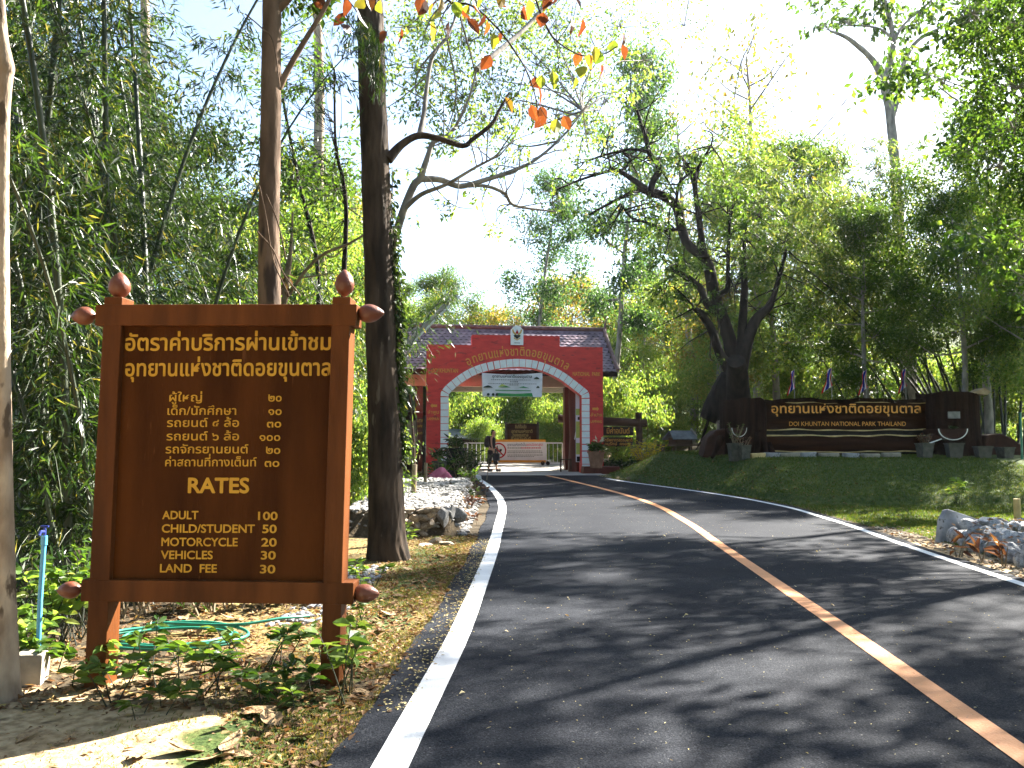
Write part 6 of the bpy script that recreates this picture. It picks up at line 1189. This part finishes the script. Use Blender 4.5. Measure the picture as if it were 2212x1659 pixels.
px_clump('bamboo clump whose dark stems fan out left from behind the right stump', 2085, 880, 28, 33.5, [(1470, 440, -1), (1545, 385, .5), (1610, 345, 1), (1690, 330, -.5), (1775, 325, 0), (1650, 480, 1), (1850, 300, .8), (1735, 420, -1), (1560, 520, .3), (1820, 400, 1.2)])
px_clump('bamboo clump of close stems behind the lettered middle of the monument', 2005, 880, 30, 35, [(1600, 560, -1), (1680, 500, 1), (1800, 380, 0), (1900, 310, -1), (1985, 300, .6), (1750, 560, .5), (1860, 440, 1)], t0=.4)
px_clump('upright bamboo clump right of the tall pale trunk', 2150, 890, 45, 32.5, [(2050, 330, -.5), (2110, 350, .5), (2190, 330, 0), (2000, 400, 1), (2270, 400, -1), (2150, 480, .8), (2080, 500, -1), (2230, 520, .4)], t0=.36)
px_clump('short sunlit bamboo clump between the flags', 1885, 870, 30, 36, [(1730, 600, -.5), (1800, 580, .5), (1850, 560, 0), (1960, 540, .7), (1700, 700, 0), (1780, 690, .4)], t0=.3, lm='bamboo_leaf')
px_clump('thin bamboo clump at the right picture edge', 2235, 900, 40, 28.5, [(2130, 420, 0), (2200, 380, .5), (2260, 450, -.5), (2170, 600, .3), (2290, 600, .5)], t0=.34)

# ------------------------------------------------------------------ near ground: plants, hose, leaves, grass
r2 = np.random.default_rng(41); VG = 'variegated plants at the foot of the rates sign'
def vari(name, u, v, Yk, hgt, n, label, group=None, m='variegated', L=.13, W=.045, seed=0, bv=None):
    p = at(u, v, Yk); o = tuft(name, label, 'plant', (p.x, Yk, float(G(p.x, Yk))), n, L, W, m, .4, .7, hgt=hgt, seed=seed, R0=.06, group=group, smat='culm_dark', tmin=.62, thin=.45); return o
vari('leafy_plant', 728, 1400, 5.25, .62, 26, 'tallest plant with pale striped leaves in front of the right post', None, 'variegated', .15, .055, 51)
vari('leafy_plant', 755, 1390, 5.45, .52, 18, 'drooping striped plant just right of the right post', None, 'variegated', .14, .05, 52)
for i_, (u, Yk, h) in enumerate(((232, 5.2, .34), (268, 5.65, .22), (300, 6.1, .38), (322, 5.05, .16), (352, 5.5, .30), (398, 5.9, .42), (410, 5.15, .20), (452, 5.7, .30), (476, 5.3, .36), (505, 6.2, .34), (548, 5.45, .22), (566, 5.9, .40), (604, 5.2, .18), (628, 6.1, .36), (668, 5.5, .26), (705, 6.0, .44))):
    vari('leafy_plant', u, 1400, Yk, h, 22 + (i_ * 5) % 9, 'low plant with dark striped leaves growing under the rates sign', VG, 'leaf_green' if i_ % 3 else 'variegated', .12, .042, 60 + i_)
for i_, (u, Yk, h, n, lb) in enumerate(((120, 6.6, .75, 130, 'leafy undergrowth bush right of the blue pipe'), (160, 6.9, .9, 160, 'sunlit leafy bush beside the left post of the rates sign'), (60, 6.4, .6, 110, 'low bush between the pale trunk and the blue pipe'), (105, 5.9, .35, 60, 'small plant by the concrete block'), (30, 6.0, .5, 80, 'dark shrub at the foot of the pale trunk'), (230, 7.6, .9, 160, 'shaded bush behind the left post'), (190, 5.7, .35, 50, 'small plant left of the left post'))):
    vari('undergrowth_bush', u, 1400, Yk, h, n, lb, None, 'leaf_green' if i_ % 2 else 'leaf_light', .11, .06, 90 + i_)
for i_, (x, y, h, n) in enumerate(((-2.9, 8.2, .55, 130), (-2.3, 8.5, .5, 120), (-3.5, 7.9, .6, 130), (-1.95, 8.9, .45, 90), (-2.6, 9.4, .7, 140))):
    tuft('undergrowth_bush', 'dark low bush in the shade behind the rates sign', 'bush', (x, y, float(G(x, y))), n, .12, .055, 'leaf_dark', .5, .7, hgt=h, seed=110 + i_, R0=.15, group='low bushes behind the rates sign')
for i_, (u, Yk, h, lb) in enumerate(((775, 7.4, .4, 'white-edged plant right of the sign near the gravel'), (768, 8.6, .45, 'pale leafy plant between the sign and the big trunk'), (800, 9.4, .4, 'small pale plant at the left of the big trunk'), (880, 12.6, .5, 'young plant climbing beside the stone bed'), (868, 16.0, .7, 'bright leafy sapling above the stone bed'))):
    vari('leafy_plant', u, 1300, Yk, h, 30, lb, None, 'variegated', .12, .045, 120 + i_)
for i_, (c, r, y) in enumerate(((1060, 800, 11.9), (1480, 920, 11.4), (1890, 1000, 10.9))):
    u, v = (2140 + c * .1205) * .9217, (1150 + r * .1205) * .9217; p = at(u, v + 12, y)
    tuft('purple_cordyline', ('purple-leaved plant with one green leaf at the left of the grey pile', 'spreading purple-leaved plant in the middle of the grey pile front', 'tall purple-leaved plant at the right of the grey pile')[i_], 'plant', (p.x - .12, y, float(G(p.x - .12, y))), 14, .24, .055, 'croton', 1.3, .35, hgt=.34, seed=130 + i_, R0=.02)
vari('leafy_plant', 2075, 1085, 20.3, .8, 60, 'light green sapling on the step of the grassy mound', None, 'leaf_light', .2, .08, 140)
tuft('yellow_shrub', 'round bright yellow shrub right of the log-framed sign', 'shrub', (at(1395, 1000, 34.5).x, 34.5, float(zr(34.5)) + .1), 420, .16, .08, 'yellow_bush', .5, .8, hgt=1.45, seed=150, R0=.12)
for i_, (u, Yk) in enumerate(((1320, 34.5), (1345, 34.2), (1368, 34), (1305, 35), (1420, 35), (1445, 35.5))):
    tuft('flower_bed_plant', 'dark-leaved bed plant with pale blooms below the log-framed sign', 'plant', (at(u, 1000, Yk).x, Yk, float(G(at(u, 1000, Yk).x, Yk))), 170, .2, .08, 'leaf_dark' if i_ < 4 else 'leaf_light', .6, .9, hgt=.6, seed=160 + i_, R0=.25, group='bed plants below the log-framed sign')
# small garden plants in the shade between the trunk and the gate
for i_, (u, Yk, h, m_) in enumerate(((890, 24, .6, 'leaf_green'), (905, 26, .7, 'leaf_dark'), (925, 24.5, .5, 'leaf_green'), (1000, 26, .6, 'leaf_green'), (1018, 24.8, .45, 'leaf_light'), (985, 24, .35, 'leaf_dark'), (1012, 22, .4, 'leaf_green'), (1022, 23.6, .4, 'croton'), (1010, 18.5, .3, 'croton'), (1018, 20, .4, 'leaf_dark'), (1002, 16.2, .28, 'croton'))):
    p = at(u, 1030, Yk); tuft('garden_plant', 'small garden plant growing along the roadside edge of the stone bed' if i_ > 3 else 'garden plant growing behind the stone bed', 'plant', (p.x, Yk, float(G(p.x, Yk))), 60, .16, .05, m_, .8, .7, hgt=h, seed=180 + i_, R0=.1, group='garden plants around the stone bed')

# hose, pipe and block
t = np.linspace(0, 1, 220); hx = -2.62 + .48 * np.cos(t * 6.28 * 3.3 + .4) * (1 + .12 * np.sin(9 * t)) + .05 * np.sin(31 * t); hy = 6.75 + .36 * np.sin(t * 6.28 * 3.3 + .4) * (1 + .15 * np.cos(7 * t)); hz2 = .02 + .02 * np.abs(np.sin(t * 21)) + .05 * t
tail = smooth_line([(hx[-1], hy[-1], hz2[-1]), (-2.25, 7.0, .08), (-1.9, 7.15, .1), (-1.72, 7.35, .08)], 8); pts = np.vstack([np.stack([hx, hy, G(hx, hy) + hz2], -1), tail[1:] + np.array((0, 0, 0.02))])
mb = MB(); tube(mb, pts, .0125, 8); tag(mb.build('garden_hose', M['hose_green'], smooth=True), 'coiled green garden hose lying behind the rates sign', 'hose')
bp3 = at(63, 1470, 5.75); mb = MB(); box(mb, (0, 0, .085), (.17, .2, .22)); o = mb.build('concrete_block', M['concrete'], bevel=.012); o.location = (bp3.x + .01, 5.75, float(G(bp3.x, 5.75))); o.rotation_euler = (0, R(2), R(14)); tag(o, 'mossy concrete block standing beside the pale trunk', 'block')
p = at(81, 1445, 5.9); zb = float(G(p.x, 5.9)); zt2 = at(86, 1158, 5.9).z; o = thing('standpipe', 'blue plastic water pipe standing upright with a dark tap on top', 'pipe', (p.x, 5.9, zb)); mb = MB(); tube(mb, [(0, 0, -.1), (.0, 0, .5), (.012, 0, zt2 - zb)], .0165, 12); tube(mb, [(.0115, 0, zt2 - zb - .06), (.012, 0, zt2 - zb + .002)], .021, 12); mb.build('pipe', M['pvc_blue'], o, smooth=True)
mb = MB(); tube(mb, [(.012, 0, zt2 - zb), (.012, 0, zt2 - zb + .05)], .011, 8); tube(mb, [(.012, .0, zt2 - zb + .03), (.012, -.05, zt2 - zb + .035), (.012, -.065, zt2 - zb + .01)], .010, 8); tube(mb, [(-.015, 0, zt2 - zb + .066), (.04, 0, zt2 - zb + .066)], .007, 6); tube(mb, [(.012, 0, zt2 - zb + .05), (.012, 0, zt2 - zb + .066)], .006, 6); mb.build('tap', M['tap_blue'], o)
# large curled fallen leaves
LFM = []
for k in range(4):
    r3 = np.random.default_rng(200 + k); nu, nv = 12, 7; V = []
    for a in range(nu + 1):
        for b in range(nv + 1):
            t, s_ = a / nu, b / nv * 2 - 1; wv = .30 * math.sin(math.pi * min(1, t * .97 + .015)) ** .75 * (1 - .3 * t); x = t - .5; y = s_ * wv; z = (.25 + .2 * k * .5) * (y * y) * 2.4 + .22 * (t - .45) ** 2 * (1, -.3, 1.6, .5)[k] + .025 * math.sin(9 * t + 5 * s_ + k) + .012 * math.cos(s_ * 3) ; V.append((x, y, z))
    mb = MB(); i, j = np.meshgrid(np.arange(nu), np.arange(nv), indexing='ij'); mb.add(V, np.stack([i * (nv + 1) + j, (i + 1) * (nv + 1) + j, (i + 1) * (nv + 1) + j + 1, i * (nv + 1) + j + 1], -1).reshape(-1, 4)); LFM.append(mb.mesh('dry_leaf', [M['dry_leaf_big'] if 'dry_leaf_big' in M else M.setdefault('dry_leaf_big', mat('dry_leaf_big', (.17, .10, .05), (.36, .25, .13), 5, .7, .5, 14, c3=(.10, .06, .03), s3=6, thr3=.6))], True))
for i_, (u, v, s_, kx) in enumerate(((770, 1400, .26, 2), (748, 1440, .22, 0), (700, 1447, .20, 1), (655, 1465, .22, 0), (675, 1478, .15, 3), (330, 1450, .16, 0), (372, 1462, .14, 2), (425, 1506, .26, 1), (240, 1462, .17, 3), (62, 1590, .20, 1), (140, 1600, .11, 2), (560, 1545, .24, 2), (630, 1500, .20, 0), (585, 1560, .22, 3), (500, 1615, .20, 2), (455, 1650, .24, 0), (525, 1640, .13, 1), (740, 1480, .13, 3), (840, 1330, .2, 0), (905, 1260, .2, 2), (860, 1290, .14, 1), (300, 1640, .16, 3), (395, 1630, .2, 2), (560, 1490, .15, 1), (480, 1470, .12, 2), (450, 1450, .16, 0), (280, 1480, .12, 1), (820, 1370, .15, 2), (950, 1205, .2, 3), (880, 1230, .18, 0), (780, 1500, .12, 1), (650, 1600, .15, 2), (350, 1330, .26, 2), (500, 1338, .2, 0), (400, 1340, .22, 3))):
    d = ray(u, v); tt = -CAMZ / d.z; x, y = d.x * tt, d.y * tt; o = bpy.data.objects.new('dry_leaf', LFM[kx]); COL.objects.link(o); o.location = (x, y, float(G(x, y)) + .02); o.scale = (s_, s_, s_); o.rotation_euler = (rng.uniform(-.35, .35), rng.uniform(-.3, .3), rng.uniform(0, 6.28))
    tag(o, 'large curled brown leaf lying on the ground near the rates sign', 'leaf', 'large fallen leaves on the left verge')

def blades(name, label, x, y, h0, h1, wd, m, seed, lean=.5, lift=0.0):
    r3 = np.random.default_rng(seed); n = len(x); P = np.stack([x, y, G(x, y) - .01 + lift], -1); A = r3.normal(0, lean, (n, 3)); A[:, 2] = 1; mb = MB(); leaves(mb, P, A, r3.uniform(h0, h1, n), wd, r3, fold=.1); return tag(mb.build(name, m), label, None, kind='stuff')
n = 90000; yy = rng.uniform(16, 31.5, n); xs_ = xr(yy) + .28 + rng.uniform(0, 1, n) ** 1.0 * 8.5; blades('mound_grass', 'short grass growing over the mound below the monument', xs_, yy, .035, .085, .016, M['grass_blade'], 1)
n = 26000; yy = rng.uniform(9.5, 17, n); xs_ = xr(yy) + .75 + rng.uniform(0, 1, n) * 3.0; blades('verge_grass', 'short green grass on the right verge', xs_, yy, .03, .07, .012, M['grass_blade'], 2)
n = 85000; yy = 2.2 + 12.3 * rng.uniform(0, 1, n) ** 1.4; xs_ = xl(yy) - .30 - np.abs(rng.normal(0, .55, n)) * np.interp(yy, [2, 5, 14], [1.0, 1.0, .8]); kp = (np.sin(xs_ * 5.3 + 1) * np.sin(yy * 3.1) + .5 * np.sin(xs_ * 11) * np.sin(yy * 9.7 + 2) > -.25); xs_, yy = xs_[kp], yy[kp]
blades('verge_grass', 'short yellowish grass between the road and the sign', xs_, yy, .015, .045, .006, M['verge_blade'], 3, .8)
def flakes(name, label, x, y, s0, s1, m, seed, z=None, asp=.55, tilt=.25):
    r3 = np.random.default_rng(seed); n = len(x); P = np.stack([x, y, (G(x, y) if z is None else z) + .006], -1); a = r3.uniform(0, 6.28, n); A = np.stack([np.cos(a), np.sin(a), r3.normal(0, tilt, n)], -1); L_ = r3.uniform(s0, s1, n)
    S_ = unit(np.cross(A, np.stack([r3.normal(0, tilt, n), r3.normal(0, tilt, n), np.ones(n)], -1))); W_ = (L_ * asp * r3.uniform(.6, 1.2, n))[:, None]; L_ = L_[:, None]; up = np.array((0, 0, 1)) * L_ * r3.uniform(.02, .3, (n, 1))
    V = np.stack([P, P + A * L_ * .45 + S_ * W_ * .5 + up, P + A * L_, P + A * L_ * .45 - S_ * W_ * .5 + up * .6], 1); mb = MB(); mb.add(V.reshape(-1, 3), np.arange(n * 4).reshape(n, 4)); return tag(mb.build(name, m), label, None, kind='stuff')
n = 11500; yy = 2.3 + 12.2 * rng.uniform(0, 1, n) ** 1.15; xs_ = xl(yy) - .25 - np.abs(rng.normal(0, .8, n)); kp = (yy > 5.3) | (xl(yy) - xs_ < .95 + .25 * np.sin(xs_ * 7 + yy * 5)) | (rng.uniform(0, 1, n) < .08); xs_, yy = xs_[kp], yy[kp]; flakes('leaf_litter', 'small dry leaves and fragments littering the left verge', xs_, yy, .015, .07, M['dry_leaf'], 4)
n = 2600; yy = rng.uniform(5.1, 8.5, n); xs_ = rng.uniform(-3.6, -.9, n); flakes('leaf_litter', 'dark leaf litter under the rates sign', xs_, yy, .02, .09, M['dry_leaf'], 5)
n = 700; yy = rng.uniform(2.6, 5.2, n); xs_ = rng.uniform(-3.6, -1.0, n); flakes('leaf_litter', 'scattered crumbs of leaf on the sandy patch', xs_, yy, .008, .035, M['dry_leaf'], 6)
n = 3200; yy = rng.uniform(9, 31, n); xs_ = xr(yy) + .26 + np.abs(rng.normal(0, 1.6, n)); flakes('leaf_litter', 'dry leaves scattered over the right verge and mound', xs_, yy, .03, .09, M['dry_leaf'], 7)
n = 420; tt_ = rng.uniform(0, 1, n); ox_ = rng.uniform(.1, 2.2, n); yy = 13.5 - 3.9 * tt_; xs_ = 6.78 - .6 * tt_ + ox_; flakes('leaf_litter', 'dry brown leaves caught on top of the grey stone pile', xs_, yy, .04, .11, M['dry_leaf'], 14, z=G(xs_, yy) + np.interp(ox_, [.1, .36, .6, .9, 1.6, 2.2], [.24, .32, .38, .40, .38, .34]))
n = 2600; yy = 2.4 + 26 * rng.uniform(0, 1, n) ** 1.2; xs_ = xl(yy) + (xr(yy) - xl(yy)) * rng.uniform(-.02, 1.02, n); flakes('road_leaf_specks', 'tiny pale leaf specks strewn over the asphalt', xs_, yy, .006, .022, M['leaf_speck'], 8, z=zr(yy) + .013, asp=.5, tilt=.1)
n = 90; yy = 2.4 + 20 * rng.uniform(0, 1, n) ** 1.3; xs_ = xl(yy) + (xr(yy) - xl(yy)) * rng.uniform(0.02, .98, n); flakes('road_leaf_specks', 'larger dry leaflets lying on the asphalt', xs_, yy, .03, .065, M['leaf_speck'], 9, z=zr(yy) + .013, asp=.35, tilt=.15)
n = 1400; yy = 5 + 9 * rng.uniform(0, 1, n); xs_ = xl(yy) - .05 - np.abs(rng.normal(0, .16, n)); flakes('road_leaf_specks', 'yellow leaf crumbs along the left road edge', xs_, yy, .01, .035, M['leaf_speck'], 10, z=zr(yy) + .013, tilt=.15)

# ------------------------------------------------------------------ the air
mb = MB(); box(mb, (0, 0, 31), (900, 900, 72)); hz_m = bpy.data.materials.new('haze'); hz_m.use_nodes = True; hn = hz_m.node_tree.nodes; hn.remove(hn['Principled BSDF'])
pv = hn.new('ShaderNodeVolumePrincipled'); pv.inputs['Color'].default_value = (.93, .96, 1, 1); pv.inputs['Density'].default_value = .00013; pv.inputs['Anisotropy'].default_value = .45
hz_m.node_tree.links.new(pv.outputs[0], hn['Material Output'].inputs['Volume']); tag(mb.build('haze', hz_m), 'thin bright air between the trees', None, kind='stuff')
